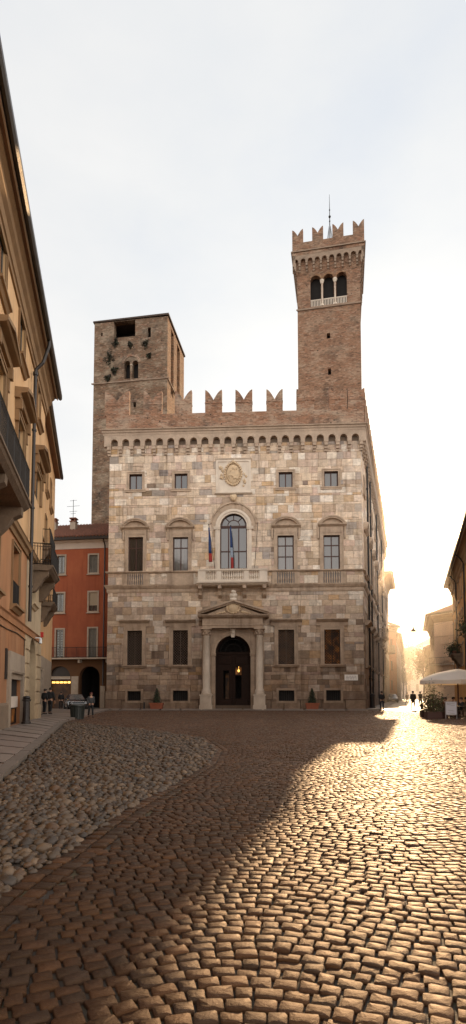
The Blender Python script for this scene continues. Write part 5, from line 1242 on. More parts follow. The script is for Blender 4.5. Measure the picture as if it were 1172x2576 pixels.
# pale corner house behind it
Y2 = 84
QA, QB = at(1095,1740,Y2), at(1150,1740,Y2-3)
R2F = Fr(QA,QB); H2 = R2F.q(1100,1545,.6)[1]
r2 = house(R2F, 'corner_house', 'pale peach corner house with tiled hip roof and long iron balcony, right of the street', H2, 'peach', (H2-4.4,H2-9.6), 2, (1.15,2.5), .6, gz=4.8, depth=12, shut='bronze', lower='peach2', u_off=1.75, tile=False, ends=True)
mb = MB(); L = R2F.w; zt = H2+.2; mb.add([(-.8,-.8,zt),(L+1,-.8,zt),(L+1,14,zt),(-.8,14,zt),(3.5,4.5,zt+2.6),(L+1,4.5,zt+2.6),(3.5,9,zt+2.6),(L+1,9,zt+2.6)],[(0,1,5,4),(1,2,7,5),(2,3,6,7),(3,0,4,6),(4,5,7,6)]); mb.build('roof', M['tile'], r2)
for x in (1.8,3.6,5.4): mb = MB(); mb.box(x-.14,x+.14,3.9,4.2,zt+1.0,zt+3.2); mb.box(x-.2,x+.2,3.84,4.26,zt+3.2,zt+3.35); mb.build('chimney', M['tile'], r2)
zbl = R2F.q(1110,1669,.8)[1]
mb = MB(); mb.box(-.5,L,-.85,0,zbl-.2,zbl); b_ = mb.build('balcony', M['greystone'], r2); iron_rail(b_,'railing',[(-.45,0),(-.45,-.8),(L,-.8)],zbl,zbl+.95,.16)
mb = MB(); zz = R2F.q(1100,1600)[1]; mb.mould([(0,zz-.15),(.1,zz-.12),(.12,zz),(0,zz)],0,L); mb.build('string_course', M['peach2'], r2)
# street face of the corner house and the next houses up the right side
R2S = Fr(at(1084,1740,104), QA+Vector((0,.05,0)))
mb = MB(Matrix.Translation((0,0,0)))
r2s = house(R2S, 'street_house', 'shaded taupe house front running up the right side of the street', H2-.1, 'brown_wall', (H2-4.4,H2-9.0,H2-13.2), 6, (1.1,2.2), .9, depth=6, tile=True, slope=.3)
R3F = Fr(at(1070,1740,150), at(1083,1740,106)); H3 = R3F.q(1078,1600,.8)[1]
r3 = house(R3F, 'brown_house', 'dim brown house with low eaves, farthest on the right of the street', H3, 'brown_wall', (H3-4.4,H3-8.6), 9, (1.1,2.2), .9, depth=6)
# house ending the street
FB = Fr(at(1000,1740,215), at(1082,1740,200)); HB = FB.q(1030,1642)[1]
fb = house(FB, 'hazy_house', 'pale hazy house closing off the far end of the sunlit street', HB, 'peach2', (HB-5.2,HB-10.2,HB-14.4), 4, (1.4,2.6), .6, depth=10, u_off=2.0)
u0 = FB.q(1044,1620)[0]; zt2 = FB.q(1055,1622)[1]; mb = MB(); mb.box(u0,FB.w,.5,9,HB+.6,zt2); mb.build('attic', M['peach2'], fb); mb = MB(); mb.prism([(u0-.5,zt2),(FB.w+.5,zt2),(FB.w+.5,zt2+2.2)],.2,9); mb.build('attic_roof', M['tile'], fb)
# houses continuing the palazzo side of the street
BA = PB+SF.u*(SL+.05); SBF = Fr(BA, PB+SF.u*62)
HS = SF.q(986,1468,1.9)[1]; (lambda *a: None)('HS', HS, [SF.q(x,y,1.8) for x,y in ((968,1390),(988,1465))])
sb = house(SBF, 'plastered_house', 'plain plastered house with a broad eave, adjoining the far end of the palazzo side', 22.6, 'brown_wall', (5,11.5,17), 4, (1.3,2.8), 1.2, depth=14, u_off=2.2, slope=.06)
mb = MB(); mb.mould([(0,9.2),(1.2,9.4),(1.4,9.7),(0,9.7)],9.5,13.5); mb.mould([(1.1,9.7),(1.3,9.7),(1.3,10.8),(1.1,10.8)],9.5,13.5); mb.box(9.5,9.7,-1.1,0,9.7,10.8); mb.build('balcony', M['trim'], sb)
S2A = at(973,1740,112); S2B = at(999,1740,116)
S2 = Fr(S2A, S2B); HS2 = S2.q(985,1575,.5)[1]
s2 = house(S2, 'rust_red_house', 'rust red house with tiled eaves behind the palazzo, left side of the street', HS2, 'rust_red', (HS2-4.5,HS2-9,HS2-13), 1, (1.0,2.0), .7, depth=10, shut='bronze')
s2s = Fr(S2B+Vector((.02,.05,0)), at(1010,1740,160)); 
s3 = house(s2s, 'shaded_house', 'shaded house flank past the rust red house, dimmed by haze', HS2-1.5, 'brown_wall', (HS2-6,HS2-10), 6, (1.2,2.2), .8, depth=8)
# trees by the street
def tree(name, loc, h, cr, seed, label, n=2600, leaf=.42, group=None, colr=(.055,.060,.024)):
    rg_ = random.Random(seed); o = empty(name, loc); tag(o, label, 'tree', group)
    mb = MB(); mb.tube([(0,0,0),(.1,0,h*.3),(.0,.1,h*.55),(.15,0,h*.8)],.26,8,.07)
    tips = []
    for k in range(9):
        a = rg_.uniform(0,6.28); z = h*rg_.uniform(.35,.65); e_ = Vector((cr*.8*math.cos(a)*rg_.uniform(.5,1),cr*.8*math.sin(a)*rg_.uniform(.5,1),z+h*rg_.uniform(.15,.38))); mb.tube([(0,0,z),(e_.x*.5,e_.y*.5,(z+e_.z)/2+.2),tuple(e_)],.09,5,.03); tips.append(e_)
    mb.build('trunk', M['bark'], o)
    pts = []
    for k in range(n):
        c = tips[k % len(tips)] if k % 4 else Vector((rg_.gauss(0,cr*.35),rg_.gauss(0,cr*.35),h*.75)); pts.append((c.x+rg_.gauss(0,cr*.26),c.y+rg_.gauss(0,cr*.26),c.z+rg_.gauss(0,h*.07)))
    mb = MB(); mb.leaves(pts, leaf, rg_, lambda p,g: tuple(c*g.uniform(.5,1.5) for c in colr)); mb.open = True; mb.build('crown', M['leaf'], o)
    return o
p = at(1014,1741,165); tree('street_tree', (p.x,p.y,0), 15.5, 3.6, 3, 'tall dark tree on the left of the street, past the rust red house')
p = at(1022,1741,175); tree('street_tree', (p.x,p.y,0), 9, 2.6, 6, 'smaller tree at the end of the street in front of the hazy house', 1500)
p = at(1066,1741,120); tree('street_tree', (p.x,p.y,0), 11.5, 2.2, 9, 'dark slender tree in front of the brown house, right of the street', 1800)
# lamp hung over the street
pl = at(1039.5,1588,66); ca = at(935,1560,60); cb_ = at(1140,1556,70)
hl_ = empty('hanging_lamp', pl); tag(hl_, 'small street lamp hung on a thin wire across the sunlit street', 'street lamp')
mb = MB(); mb.lathe([(.06,.55),(.08,.32),(.30,.12),(.33,.0),(.27,.0),(.02,.06)],0,0,14); mb.build('lamp_shade', M['iron'], hl_)
mb = MB(); a, b_ = ca-pl, cb_-pl; mid = Vector((0,0,.62)); mb.tube([tuple(a)]+[tuple(a.lerp(mid,k/6)+Vector((0,0,-.35*math.sin(PI*k/6)))) for k in range(1,6)]+[tuple(mid)]+[tuple(mid.lerp(b_,k/6)+Vector((0,0,-.35*math.sin(PI*k/6)))) for k in range(1,6)]+[tuple(b_)],.009,4); mb.tube([(0,0,.62),(0,0,.5)],.03,5); mb.build('cable', M['iron'], hl_)

# thin sunlit haze filling the side street
hz = bpy.data.materials.new('street_haze'); hz.use_nodes = True; hz.node_tree.nodes.clear(); t = NT(hz.node_tree)
vo = t.n('ShaderNodeOutputMaterial'); vs = t.n('ShaderNodeVolumeScatter'); vs.inputs['Color'].default_value = (1.0,.9,.78,1); vs.inputs['Density'].default_value = .0042; vs.inputs['Anisotropy'].default_value = .74; t.l(vs.outputs[0], vo.inputs['Volume'])
hb = [PB+SF.n*.3+SF.u*1, PB+SF.n*.3+SF.u*75, at(960,1740,260), at(1120,1740,260), Vector((RX(75)+8,75,0)), Vector((RX(58)-.9,58,0))]
mb = MB(); n = len(hb); mb.add([(p.x,p.y,.05) for p in hb]+[(p.x,p.y,36.0) for p in hb], [tuple(range(n-1,-1,-1)),tuple(range(n,2*n))]+[(i,(i+1)%n,n+(i+1)%n,n+i) for i in range(n)])
o = mb.build('haze', hz); tag(o, kind='structure')
# ================================================================== people, cars, café and small things
def skin_mesh(verts, edges, rad, root=0, sub=1):
    me = bpy.data.meshes.new('tmp'); me.from_pydata(verts, edges, []); ob = bpy.data.objects.new('tmp', me); COL.objects.link(ob)
    sm = ob.modifiers.new('s', 'SKIN'); sm.use_smooth_shade = True
    for i, r_ in enumerate(rad):
        v_ = me.skin_vertices[0].data[i]; v_.radius = (r_, r_) if not isinstance(r_, tuple) else r_; v_.use_root = (i == root)
    if sub: s2_ = ob.modifiers.new('u', 'SUBSURF'); s2_.levels = sub; s2_.render_levels = sub
    dg = bpy.context.evaluated_depsgraph_get(); out = bpy.data.meshes.new_from_object(ob.evaluated_get(dg))
    bpy.data.objects.remove(ob); bpy.data.meshes.remove(me)
    out.polygons.foreach_set('use_smooth', [True]*len(out.polygons)); return out
def part_mesh(name, me, mat, parent):
    me.name = name; me.materials.clear(); me.materials.append(mat); o = bpy.data.objects.new(name, me); COL.objects.link(o); o.parent = parent; return o
M['skin'] = surf('skin', (.36,.20,.13), .6, .08, 6, bump=0)
M['hair'] = surf('hair', (.025,.016,.011), .7, .3, 12)
M['shoe'] = surf('shoe_leather', (.015,.012,.011), .5, .2, 6)
CL = {k: surf('cloth_'+k, c, .9, .2, 6) for k, c in dict(black=(.012,.012,.013), navy=(.014,.018,.03), brown=(.035,.024,.016), grey=(.05,.05,.052), dark_red=(.09,.02,.015), olive=(.03,.03,.018), denim=(.025,.032,.05)).items()}
def person(label, loc, rz, h=1.75, coat='black', legs='black', stride=.0, arm=.0, seated=False, hair='hair', cap=None, long_coat=False, group=None, arm_bend=.0):
    s = h/1.75; o = empty('person', loc, rz); tag(o, label, 'person', group)
    if seated: hz, kn = .50, None
    else: hz = .93
    pel = Vector((0,0,hz)); ch = pel+Vector((0,-.02,.40)); nk = pel+Vector((0,-.03,.57)); hd = nk+Vector((0,-.03,.12)); tp = hd+Vector((0,.0,.09))
    V = [pel, pel+Vector((0,0,.2)), ch, nk, hd, tp]; E = [(0,1),(1,2),(2,3),(3,4),(4,5)]; Rr = [(.15,.11),(.13,.10),(.16,.11),.055,(.078,.092),(.062,.07)]
    def addc(par, pts, rs):
        idx = []
        for p, r_ in zip(pts, rs): V.append(Vector(p)); Rr.append(r_); E.append((par, len(V)-1)); par = len(V)-1; idx.append(par)
        return idx
    addc(4, [hd+Vector((0,-.105,-.01))], [.016]); [addc(4, [hd+Vector((sg*.088,.01,0))], [.018]) for sg in (-1,1)]
    legsP = {}; armsP = {}
    for sg in (-1,1):
        st = stride*sg
        if seated: hip = pel+Vector((sg*.10,-.03,-.02)); k_ = pel+Vector((sg*.12,-.44,.02)); a_ = pel+Vector((sg*.12,-.42,-.40)); t_ = a_+Vector((0,-.15,-.05))
        else: hip = pel+Vector((sg*.095,0,-.05)); k_ = Vector((sg*.10,-.5*st-.03,.50)); a_ = Vector((sg*.095,-st+.02+max(0,-st)*.25,.09+max(0,-st)*.16)); t_ = a_+Vector((sg*.02,-.16,-.055-max(0,-st)*.12))
        addc(0, [hip,k_,a_,t_], [.085,.055,.042,.035]); legsP[sg] = (hip,k_,a_,t_)
        sh_ = ch+Vector((sg*.19,0,.06))
        if seated: e_ = sh_+Vector((sg*.06,-.08,-.27)); w_ = e_+Vector((-sg*.08,-.23,.03))
        else: e_ = sh_+Vector((sg*.055,st*.45+.03,-.29)); w_ = e_+Vector((-sg*.01-arm*sg*.12,st*.6-.07-arm*.18,-.25+arm*.30))
        di = (w_-e_).normalized(); hb = w_+di*.09
        ids = addc(2, [sh_,e_,w_,hb], [.052,.042,.028,.030]); armsP[sg] = (sh_,e_,w_,hb)
        lat = Vector((0,1,0)) if not seated else Vector((1,0,0)); palm = Vector((-sg,0,0))
        for f_, ln in ((-.030,.075),(-.010,.085),(.010,.08),(.030,.062)):
            addc(ids[-1], [hb+lat*f_+di*.035, hb+lat*f_*1.1+di*(.035+ln*.55)+palm*.01, hb+lat*f_*1.1+di*(.03+ln)+palm*.03], [.010,.009,.008])
        addc(ids[-2], [w_+di*.045-lat*.035, w_+di*.085-lat*.052+palm*.015], [.011,.009])
    V = [tuple(v_*s) for v_ in V]; Rr2 = [tuple(x*s for x in r_) if isinstance(r_, tuple) else r_*s for r_ in Rr]
    body = part_mesh('body', skin_mesh(V, E, Rr2), M['skin'], o)
    # jacket and trousers follow the same skeleton with more girth
    jv = [pel+Vector((0,0,-.02 if not long_coat else -.30)), pel+Vector((0,0,.2)), ch, nk-Vector((0,0,.03))]; je = [(0,1),(1,2),(2,3)]; jr = [(.20,.15),(.175,.14),(.185,.14),.085]
    for sg in (-1,1):
        a = armsP[sg]; b_ = len(jv); jv += [a[0],a[1],a[2]-(a[2]-a[1])*.08]; je += [(2,b_),(b_,b_+1),(b_+1,b_+2)]; jr += [.078,.064,.050]
    part_mesh('jacket', skin_mesh([tuple(v_*s) for v_ in jv], je, [tuple(x*s for x in r_) if isinstance(r_, tuple) else r_*s for r_ in jr]), CL[coat], o)
    tv = [pel+Vector((0,0,.06)), pel]; te = [(0,1)]; tr = [(.155,.12),(.165,.125)]
    for sg in (-1,1):
        a = legsP[sg]; b_ = len(tv); tv += [a[0],a[1],a[2]+Vector((0,0,.02))]; te += [(1,b_),(b_,b_+1),(b_+1,b_+2)]; tr += [.098,.072,.062]
    part_mesh('trousers', skin_mesh([tuple(v_*s) for v_ in tv], te, [tuple(x*s for x in r_) if isinstance(r_, tuple) else r_*s for r_ in tr]), CL[legs], o)
    for sg in (-1,1):
        a = legsP[sg]; part_mesh('shoe', skin_mesh([tuple(v_*s) for v_ in (a[2]+Vector((0,.05,-.03)),a[2]+Vector((0,0,-.02)),a[3]+Vector((0,-.03,.0)))], [(0,1),(1,2)], [.042*s,.055*s,.042*s]), M['shoe'], o)
    mb = MB(); c = hd*s; mb.lathe([(.0,.105),(.05,.098),(.088,.065),(.100,.02),(.098,-.03),(.086,-.06)],0,0,12,cap=False); mb.v = [(v_[0]*s+c.x, v_[1]*1.12*s+c.y+.018*s, v_[2]*s+c.z+.012*s+(.05*s if v_[1] < -.03 and v_[2] < 0.03 else 0)) for v_ in mb.v]; mb.open = True
    mb.build('hair' if not cap else 'cap', M['hair'] if not cap else CL[cap], o, True)
    for sg in (-1,1): mb = MB(); mb.blob((c.x+sg*.033*s,c.y-.088*s,c.z+.012*s),(.012*s,.007*s,.008*s),6,5); mb.build('eye', M['shoe'], o)
    mb = MB(); mb.blob((c.x,c.y-.086*s,c.z-.05*s),(.024*s,.008*s,.006*s),6,5); mb.build('mouth', CL['dark_red'], o)
    return o
def gp(px, py): p = gnd(px, py); return (p.x, p.y, .0)
A_ = math.atan2
person('walker in a dark jacket at the palazzo corner, hands in front', gp(961,1787.5), R(190), 1.78, 'black','navy', .10, .8)
person('walker in a dark coat in the middle of the sunlit street', gp(1039.5,1786), R(175), 1.80, 'brown','black', .22, .2, long_coat=True)
person('small distant walker in the street, left of the other two', gp(1024,1771.5), R(10), 1.72, 'navy','black', .18)
person('broad dark walker beside the café plants in the street', gp(1058,1779.5), R(200), 1.80, 'black','black', .2, .3)
person('person in a black suit standing at the shops on the left pavement', (gp(125.5,1800)[0],gp(125.5,1800)[1],.12), R(170), 1.86, 'black','black', .08)
person('dark figure close to the shop wall, left of the person in black', (gp(111,1800.5)[0],gp(111,1800.5)[1],.12), R(150), 1.76, 'black','black', .02, .5)
person('pedestrian in grey top and dark trousers near the dark archway', gp(228,1804.5), R(30), 1.62, 'grey','black', .16, .3, cap='dark_red')
person('person in dark clothes standing behind the parked car', gp(153,1786), R(185), 1.74, 'black','black', .0, .5)
# ---- car
M['paint_dark'] = surf('car_paint_dark', (.012,.013,.016), .25, .05, 2, bump=0, coat=.8); M['paint_silver'] = surf('car_paint_silver', (.10,.105,.11), .28, .05, 2, bump=0, coat=.8, metal=.4)
M['tyre'] = surf('tyre', (.012,.012,.012), .85, .15, 6); M['chrome'] = surf('chrome', (.5,.5,.5), .2, .05, 4, bump=0, metal=1.0); M['headlight'] = glassmat('headlight_glass', (.5,.52,.55), 1.6, .1, .1); M['tail'] = surf('tail_light', (.3,.01,.008), .3, .1, 4, bump=0)
M['carglass'] = glassmat('car_glass', (.03,.045,.06), 2.6, .04, .05)
def car(loc, rz, label, paint):
    o = empty('parked_car', loc, rz); tag(o, label, 'car', 'parked cars')
    def ring(y, w_, z0, z1, tum=.0):
        hw = w_/2; return [(-hw*.92,y,z0),(hw*.92,y,z0),(hw,y,z0+.18),(hw,y,(z0+z1)/2+.05),(hw*(.96-tum),y,z1-.05),(hw*(.86-tum),y,z1),(-hw*(.86-tum),y,z1),(-hw*(.96-tum),y,z1-.05),(-hw,y,(z0+z1)/2+.05),(-hw,y,z0+.18)]
    secs = [(-2.05,1.35,.32,.62),(-1.98,1.58,.24,.74),(-1.7,1.70,.20,.86),(-1.1,1.74,.20,.96),(-.7,1.76,.20,1.00),(.6,1.76,.20,1.0),(1.4,1.74,.20,.98),(1.85,1.68,.22,.92),(2.02,1.55,.28,.84),(2.06,1.40,.36,.72)]
    v = [p for s_ in secs for p in ring(*s_)]; n = 10; f = [(i*n+k,i*n+(k+1)%n,i*n+n+(k+1)%n,i*n+n+k) for i in range(len(secs)-1) for k in range(n)]+[tuple(range(n-1,-1,-1)),tuple((len(secs)-1)*n+k for k in range(n))]
    mb = MB(); mb.add(v, f); body = mb.build('body', M[paint], o, True)
    # glasshouse: roof with pillars, panes set into it
    B = [(-.76,-.95,.98),(.76,-.95,.98),(.76,1.55,.96),(-.76,1.55,.96)]; T = [(-.58,-.25,1.46),(.58,-.25,1.46),(.58,.95,1.45),(-.58,.95,1.45)]
    mb = MB(); mb.add(B+T+[(-.50,-.05,1.49),(.50,-.05,1.49),(.50,.8,1.48),(-.50,.8,1.48)], [(0,1,5,4),(1,2,6,5),(2,3,7,6),(3,0,4,7),(4,5,9,8),(5,6,10,9),(6,7,11,10),(7,4,8,11),(8,9,10,11)]); mb.build('cabin', M[paint], o)
    def pane(name, i, j, inset, off):
        P_ = [Vector(x) for x in (B[i],B[j],T[j],T[i])]; c = sum(P_, Vector())/4; nn = (P_[1]-P_[0]).cross(P_[3]-P_[0]).normalized(); q_ = [p.lerp(c,inset)+nn*off for p in P_]; mb = MB(); mb.add([tuple(p) for p in q_]+[tuple(p-nn*.01) for p in q_], [(0,1,2,3),(7,6,5,4),(0,4,5,1),(1,5,6,2),(2,6,7,3),(3,7,4,0)]); mb.build(name, M['carglass'], o)
    pane('windscreen',0,1,.10,.012); pane('side_window',1,2,.14,.012); pane('rear_window',2,3,.12,.012); pane('side_window',3,0,.14,.012)
    for x in (-.80,.80):
        for y in (-1.28,1.28):
            sg = 1 if x > 0 else -1; mb = MB(); mb.lathe([(.20,-.1),(.29,-.1),(.31,-.06),(.31,.06),(.29,.1),(.20,.1)],0,0,18); mb.v = [(a[2]+x,a[0]+y,a[1]+.31) for a in mb.v]; w_ = mb.build('wheel', M['tyre'], o)
            mb = MB(); mb.lathe([(.02,.085),(.2,.07),(.21,.02)],0,0,14); mb.v = [(sg*a[2]+x,a[0]+y,a[1]+.31) for a in mb.v]; mb.build('rim', M['chrome'], w_)
    for sg in (-1,1):
        mb = MB(); mb.blob((sg*.60,-1.93,.66),(.19,.10,.085),10,7); mb.build('headlight', M['headlight'], o)
        mb = MB(); mb.blob((sg*.66,1.96,.78),(.14,.10,.09),10,7); mb.build('tail_light', M['tail'], o)
        mb = MB(); mb.blob((sg*.93,-.72,1.03),(.11,.07,.075),8,6); mb.build('mirror', M[paint], o)
    mb = MB(); mb.box(-.42,.42,-2.06,-1.98,.46,.58); mb.build('grille', M['void'], o); mb = MB(); mb.box(-.26,.26,-2.085,-2.05,.34,.45); mb.build('number_plate', M['whitewash'], o); mb = MB(); mb.box(-.7,.7,-1.99,-1.90,.80,.815); mb.build('bonnet_trim', M['chrome'], o)
    return o
p = gnd(180,1786.5); car((p.x,p.y+1.2,0), R(24), 'dark car facing the square, parked by the shop arches of the red house', 'paint_dark')
p = gnd(996,1767); car((p.x,p.y+2,0), R(-14), 'pale grey car parked against the buildings in the sunlit side street', 'paint_silver')
p = gnd(146,1781); car((p.x-1.2,p.y+3.0,0), R(62), 'second dark car, mostly hidden behind people at the shop arch', 'paint_dark')
# ---- litter bin, bollards, planters with little firs
p = gnd(194.5,1808.5); o = empty('litter_bin', (p.x,p.y,0)); tag(o, 'dark cylindrical litter bin at the end of the left pavement', 'litter bin')
M['bin'] = surf('bin_green', (.014,.018,.015), .45, .2, 5)
mb = MB(); mb.lathe([(.36,0),(.38,.03),(.36,.06),(.40,.72),(.41,.74)],0,0,20)
for k in range(20): a = 2*PI*k/20; mb.tube([(.375*math.cos(a),.375*math.sin(a),.06),(.415*math.cos(a),.415*math.sin(a),.72)],.012,4)
mb.build('drum', M['bin'], o); mb = MB(); mb.lathe([(.43,.74),(.45,.78),(.43,.85),(.30,.89),(.29,.84)],0,0,20); mb.build('rim', M['bin'], o); mb = MB(); mb.box(-.62,.1,-.40,.40,-.01,.05); mb.build('base', M['dark_stone'], o)
def bollard(loc, h, r_, label, mat='gutter', group='bollards'):
    o = empty('bollard', loc); tag(o, label, 'bollard', group); mb = MB(); mb.lathe([(r_*1.25,0),(r_*1.25,.08),(r_,.12),(r_*.9,h*.8),(r_*1.2,h*.83),(r_*1.2,h*.87)],0,0,14); mb.build('post', M[mat], o); mb = MB(); mb.lathe([(r_*.8,h*.87),(r_*1.1,h*.92),(r_*.8,h*.98),(.02,h)],0,0,14); mb.build('cap', M[mat], o)
def onwall(px, py, d, fr): u = fr.q(px,py,d)[0]; q_ = fr.o+fr.u*u+fr.n*d; return (q_.x,q_.y,.12)
bollard(onwall(66,1800,.35,LF), 1.30, .17, 'stout dark iron bollard against the yellow house by its arched doorway')
p = PF.o+PF.u*PF.q(363,1776,.5)[0]+PF.n*.55; bollard((p.x,p.y,.1), .62, .09, 'small dark bollard at the palazzo foot beside the left potted fir')
p = PB+SF.u*4.2+SF.n*.45; bollard((p.x,p.y,.1), 1.45, .24, 'fat dark bollard at the sunlit corner of the palazzo')
def fir(loc, rz, label, seed, sx=1.0):
    o = empty('potted_fir', loc, rz); tag(o, label, 'potted tree', 'potted firs at the palazzo door'); rg_ = random.Random(seed)
    mb = MB(); w0, w1, h = .52*sx, .62*sx, .56
    mb.add([(-w0,-w0*.6,0),(w0,-w0*.6,0),(w0,w0*.6,0),(-w0,w0*.6,0),(-w1,-w1*.62,h),(w1,-w1*.62,h),(w1,w1*.62,h),(-w1,w1*.62,h),(-w1+.07,-w1*.62+.07,h),(w1-.07,-w1*.62+.07,h),(w1-.07,w1*.62-.07,h),(-w1+.07,w1*.62-.07,h),(-w1+.07,-w1*.62+.07,h-.1),(w1-.07,-w1*.62+.07,h-.1),(w1-.07,w1*.62-.07,h-.1),(-w1+.07,w1*.62-.07,h-.1)],
        [(3,2,1,0),(0,1,5,4),(1,2,6,5),(2,3,7,6),(3,0,4,7),(4,5,9,8),(5,6,10,9),(6,7,11,10),(7,4,8,11),(8,9,13,12),(9,10,14,13),(10,11,15,14),(11,8,12,15),(12,13,14,15)])
    mb.box(-w1-.04,w1+.04,-w1*.62-.04,-w1*.62,h-.12,h+.01); mb.build('pot', M['pot'], o)
    mb = MB(); mb.tube([(0,0,h-.12),(0,0,h+1.25)],.045,6,.012); mb.build('trunk', M['bark'], o)
    pts = []
    for k in range(1500):
        t_ = rg_.random()**1.25; a = rg_.uniform(0,6.28); lobe = .72+.28*math.sin(a*5+t_*17); r_ = (.50*(1-t_)**.8+.03)*lobe*rg_.uniform(.45,1.05); pts.append((r_*math.cos(a),r_*math.sin(a),h+.02+t_*1.34-r_*.15))
    mb = MB(); mb.leaves(pts,.095,rg_,lambda p,g: (.030*g.uniform(.5,1.5),.042*g.uniform(.5,1.5),.020)); mb.open = True; mb.build('foliage', M['leaf'], o); return o
for px, lab, sd_ in ((394.5,'potted fir in a terracotta tub left of the palazzo portal',2),(785,'potted fir in a terracotta tub right of the palazzo portal',8)):
    p = PF.o+PF.u*PF.q(px,1770,.9)[0]+PF.n*.95; fir((p.x,p.y,.1), PF.rz, lab, sd_)
# ---- café terrace
m, t, b = newmat('canvas'); tr = t.n('ShaderNodeBsdfTranslucent'); ms = t.n('ShaderNodeMixShader'); b.inputs['Base Color'].default_value = (.78,.74,.68,1); b.inputs['Roughness'].default_value = .85; tr.inputs['Color'].default_value = (.85,.62,.32,1)
out = [x for x in m.node_tree.nodes if x.type == 'OUTPUT_MATERIAL'][0]; ms.inputs[0].default_value = .35; t.l(b.outputs[0], ms.inputs[1]); t.l(tr.outputs[0], ms.inputs[2]); t.l(ms.outputs[0], out.inputs[0]); M['canvas'] = m
M['rattan'] = surf('rattan', (.06,.035,.018), .7, .3, 8); M['tabletop'] = surf('table_top', (.10,.07,.05), .25, .2, 3)
def parasol(loc, rz, label, hw=2.15, zr=2.42, zt=3.12):
    o = empty('cafe_parasol', loc, rz); tag(o, label, 'parasol', 'white café parasols')
    mb = MB(); N, Q_ = 8, 6; v = []; f = []
    oct_ = [(math.cos(2*PI*k/16+PI/16),math.sin(2*PI*k/16+PI/16)) for k in range(16)]
    prof = [(0.02,zt+.04),(.12,zt),(.34,zt-.10),(.6,zt-.24),(.84,zt-.46),(1.0,zr)]
    pts_ = []
    for c_, s_ in oct_:
        m_ = max(abs(c_),abs(s_)); pts_.append((c_/m_*.55+c_*.45, s_/m_*.55+s_*.45))
    for r_, z_ in prof:
        for k, (a, b_) in enumerate(pts_): v.append((a*r_*hw, b_*r_*hw, z_-(.05*r_ if k % 2 else 0)))
    nk = len(pts_); f = [(i*nk+k,i*nk+(k+1)%nk,i*nk+nk+(k+1)%nk,i*nk+nk+k) for i in range(len(prof)-1) for k in range(nk)]; f.append(tuple(range(nk-1,-1,-1)))
    mb.add(v, f); mb.open = True; mb.build('canopy', M['canvas'], o, True)
    mb = MB(); v = []
    for z_ in (zr,zr-.28):
        for k, (a, b_) in enumerate(pts_): v.append((a*hw*1.003,b_*hw*1.003,z_-(.05 if k % 2 else 0)*(1 if z_ == zr else .2)))
    mb.add(v, [(k,(k+1)%nk,nk+(k+1)%nk,nk+k) for k in range(nk)]); mb.open = True; mb.build('valance', M['canvas'], o)
    mb = MB(); mb.tube([(0,0,0),(0,0,zt+.06)],.045,8); mb.blob((0,0,zt+.10),(.05,.05,.07),8,6); mb.build('pole', M['frame_wood'], o)
    mb = MB(); mb.box(-.35,.35,-.35,.35,0,.09); mb.build('base', M['dark_stone'], o)
    for k in range(0,nk,2): a, b_ = pts_[k]; mb = MB(); mb.tube([(0,0,zt-.12),(a*hw*.6,b_*hw*.6,zt-.34),(a*hw*.98,b_*hw*.98,zr-.03)],.018,4); mb.build('rib', M['frame_wood'], o)
    return o
def table(loc, label):
    o = empty('cafe_table', loc); tag(o, label, 'table', 'café tables'); mb = MB(); mb.lathe([(.02,.72),(.36,.72),(.38,.735),(.36,.75),(.02,.75)],0,0,20); mb.build('table_top', M['tabletop'], o)
    mb = MB(); mb.lathe([(.24,0),(.22,.03),(.04,.06),(.035,.70),(.12,.72)],0,0,10); mb.build('leg', M['iron'], o); return o
def chair(loc, rz, label):
    o = empty('cafe_chair', loc, rz); tag(o, label, 'chair', 'rattan café chairs'); mb = MB(); mb.box(-.22,.22,-.22,.22,.43,.47); mb.build('seat', M['rattan'], o)
    mb = MB()
    for k in range(7): x = -.18+.06*k; mb.tube([(x,.20,.50),(x,.25,.86)],.010,4)
    mb.tube([(-.22,.20,.47),(-.22,.25,.82),(-.12,.265,.90),(.12,.265,.90),(.22,.25,.82),(.22,.20,.47)],.018,5); mb.build('backrest', M['rattan'], o)
    for x in (-.19,.19):
        for y in (-.19,.19): mb = MB(); mb.tube([(x,y,.43),(x*1.12,y*1.12,0)],.017,5); mb.build('leg', M['rattan'], o)
    return o
YC = 37.0
def cp(px, Y): p = at(px, 1745, Y); return Vector((p.x, Y, 0))
parasol(cp(1152,YC), R(17), 'large white café parasol at the right edge, nearest the street')
parasol(cp(1233,YC+3.4)+Vector((0,0,.25)), R(15), 'white café parasol farther right, mostly outside the picture')
def bush(loc, label, w_, d_, h, seed, rz=0):
    o = empty('planter_bush', loc, rz); tag(o, label, 'plant', 'planters around the café'); rg_ = random.Random(seed)
    mb = MB(); mb.block(-w_/2,w_/2,0,.45,d_/2,.03,d_/2); mb.box(-w_/2,w_/2,-d_/2+.03,d_/2,0,.44); mb.build('planter', M['frame_wood'], o)
    pts = [(rg_.gauss(0,w_*.27),rg_.gauss(0,d_*.3),.42+abs(rg_.gauss(0,.42))*(h-.42)*1.15) for _ in range(int(1300*w_))]
    mb = MB(); mb.tube([(0,0,.3),(.05,0,h*.6)],.03,5); mb.build('trunk', M['bark'], o)
    mb = MB(); mb.leaves(pts,.085,rg_,lambda p,g: (.07*g.uniform(.4,1.5),.062*g.uniform(.4,1.4),.018)); mb.open = True; mb.build('foliage', M['leaf'], o)
bush(cp(1077,36.2), 'low leafy planter at the street corner of the café', 1.0, .5, 1.5, 31)
bush(cp(1088,33.8), 'tall bushy planter at the front left corner of the café terrace', .9, .6, 1.75, 32)
bush(cp(1104,34.6), 'middle planter of the café hedge, between the bush and the menu board', .9, .5, 1.35, 33)
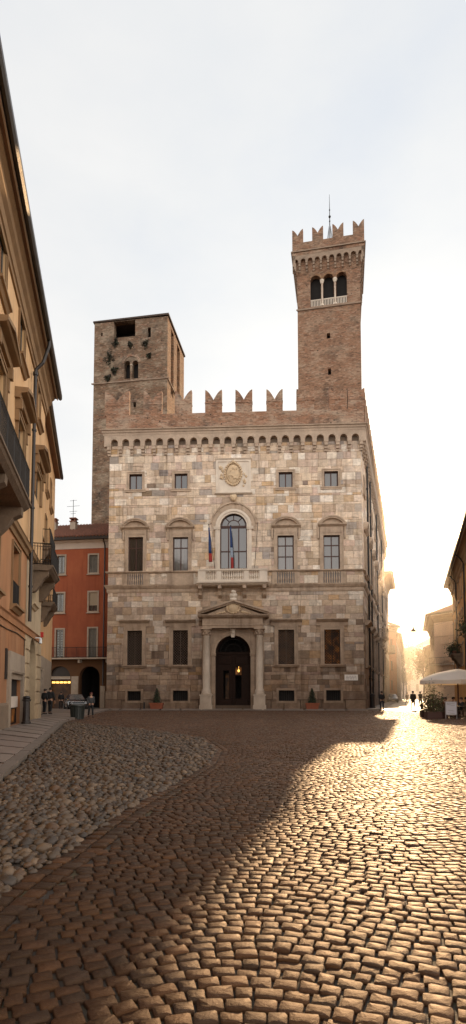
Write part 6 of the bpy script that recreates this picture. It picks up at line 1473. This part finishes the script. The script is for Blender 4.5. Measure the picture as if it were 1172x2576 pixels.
# menu board
p = gnd(1135,1808.5); o = empty('menu_board', (p.x,p.y,0), R(-6)); tag(o, 'white menu board with scribbled dark lines standing before the café', 'menu board')
mb = MB(); mb.box(-.30,.30,-.02,.02,.28,1.02); mb.build('panel', surf('board_white',(.55,.54,.58),.6,.06,3), o)
mb = MB(); mb.box(-.34,-.30,-.035,.03,0,1.06); mb.box(.30,.34,-.035,.03,0,1.06); mb.box(-.30,.30,-.033,.028,1.02,1.06); mb.box(-.30,.30,-.033,.028,.24,.28)
mb.build('frame', surf('board_frame',(.30,.27,.26),.7,.15,4), o)
for sg in (-.32,.32): mb = MB(); mb.tube([(sg,.03,1.0),(sg,.45,0)],.02,4); mb.build('leg', M['frame_wood'], o)
mb = MB(); rg_ = random.Random(3)
for (x0,x1,z0,z1) in ((-.24,.20,.93,.94),(-.24,.02,.89,.83),(0,.22,.83,.82),(-.18,.16,.53,.50),(-.2,.2,.38,.34)):
    n = 9; mb.tube([(x0+(x1-x0)*k/n,-.024,z0+(z1-z0)*k/n+rg_.uniform(-.012,.012)) for k in range(n+1)],.008,4)
mb.build('lettering', M['lead'], o)
T_ = [(1098,36.6),(1118,35.4),(1150,34.6),(1140,38.2),(1176,36.0)]
for i,(px,Y) in enumerate(T_): table(cp(px,Y), ['small round café table at the street end of the terrace','round café table behind the menu board','round café table right of the menu board','round café table under the parasol pole','round café table cut by the right edge'][i])
chs = [(1071,37.0,80,'rattan café chair at the far street corner, in the sun'),(1068,35.8,60,'rattan café chair standing out toward the street'),(1109,36.4,-80,'rattan café chair between two tables near the planter'),(1127,35.6,-70,'rattan café chair behind the right part of the menu board'),(1160,34.4,-80,'rattan café chair right of the menu board, nearest the viewer'),(1142,34.9,95,'rattan café chair just right of the menu board'),(1150,38.6,-60,'rattan café chair behind the parasol pole'),(1168,36.3,90,'rattan café chair near the right edge')]
for px,Y,a,lab in chs: chair(cp(px,Y), R(a), lab)
for px,Y,a,ct,lab in ((1112,35.9,75,'dark_red','seated café guest with a reddish top behind the planters'),(1121,36.2,-75,'black','seated café guest in black next to the menu board'),(1138,37.6,60,'black','seated guest deep under the parasol, left of its pole'),(1161,35.2,-85,'black','seated guest at the table right of the menu board'),(1170,37.2,80,'brown','seated guest in brown by the right edge')):
    person(lab, tuple(cp(px,Y)), R(a), 1.75, ct, 'black', seated=True); chair(cp(px,Y)+Vector((0,0,0)), R(a), 'rattan chair occupied by the '+lab.replace('seated ',''))
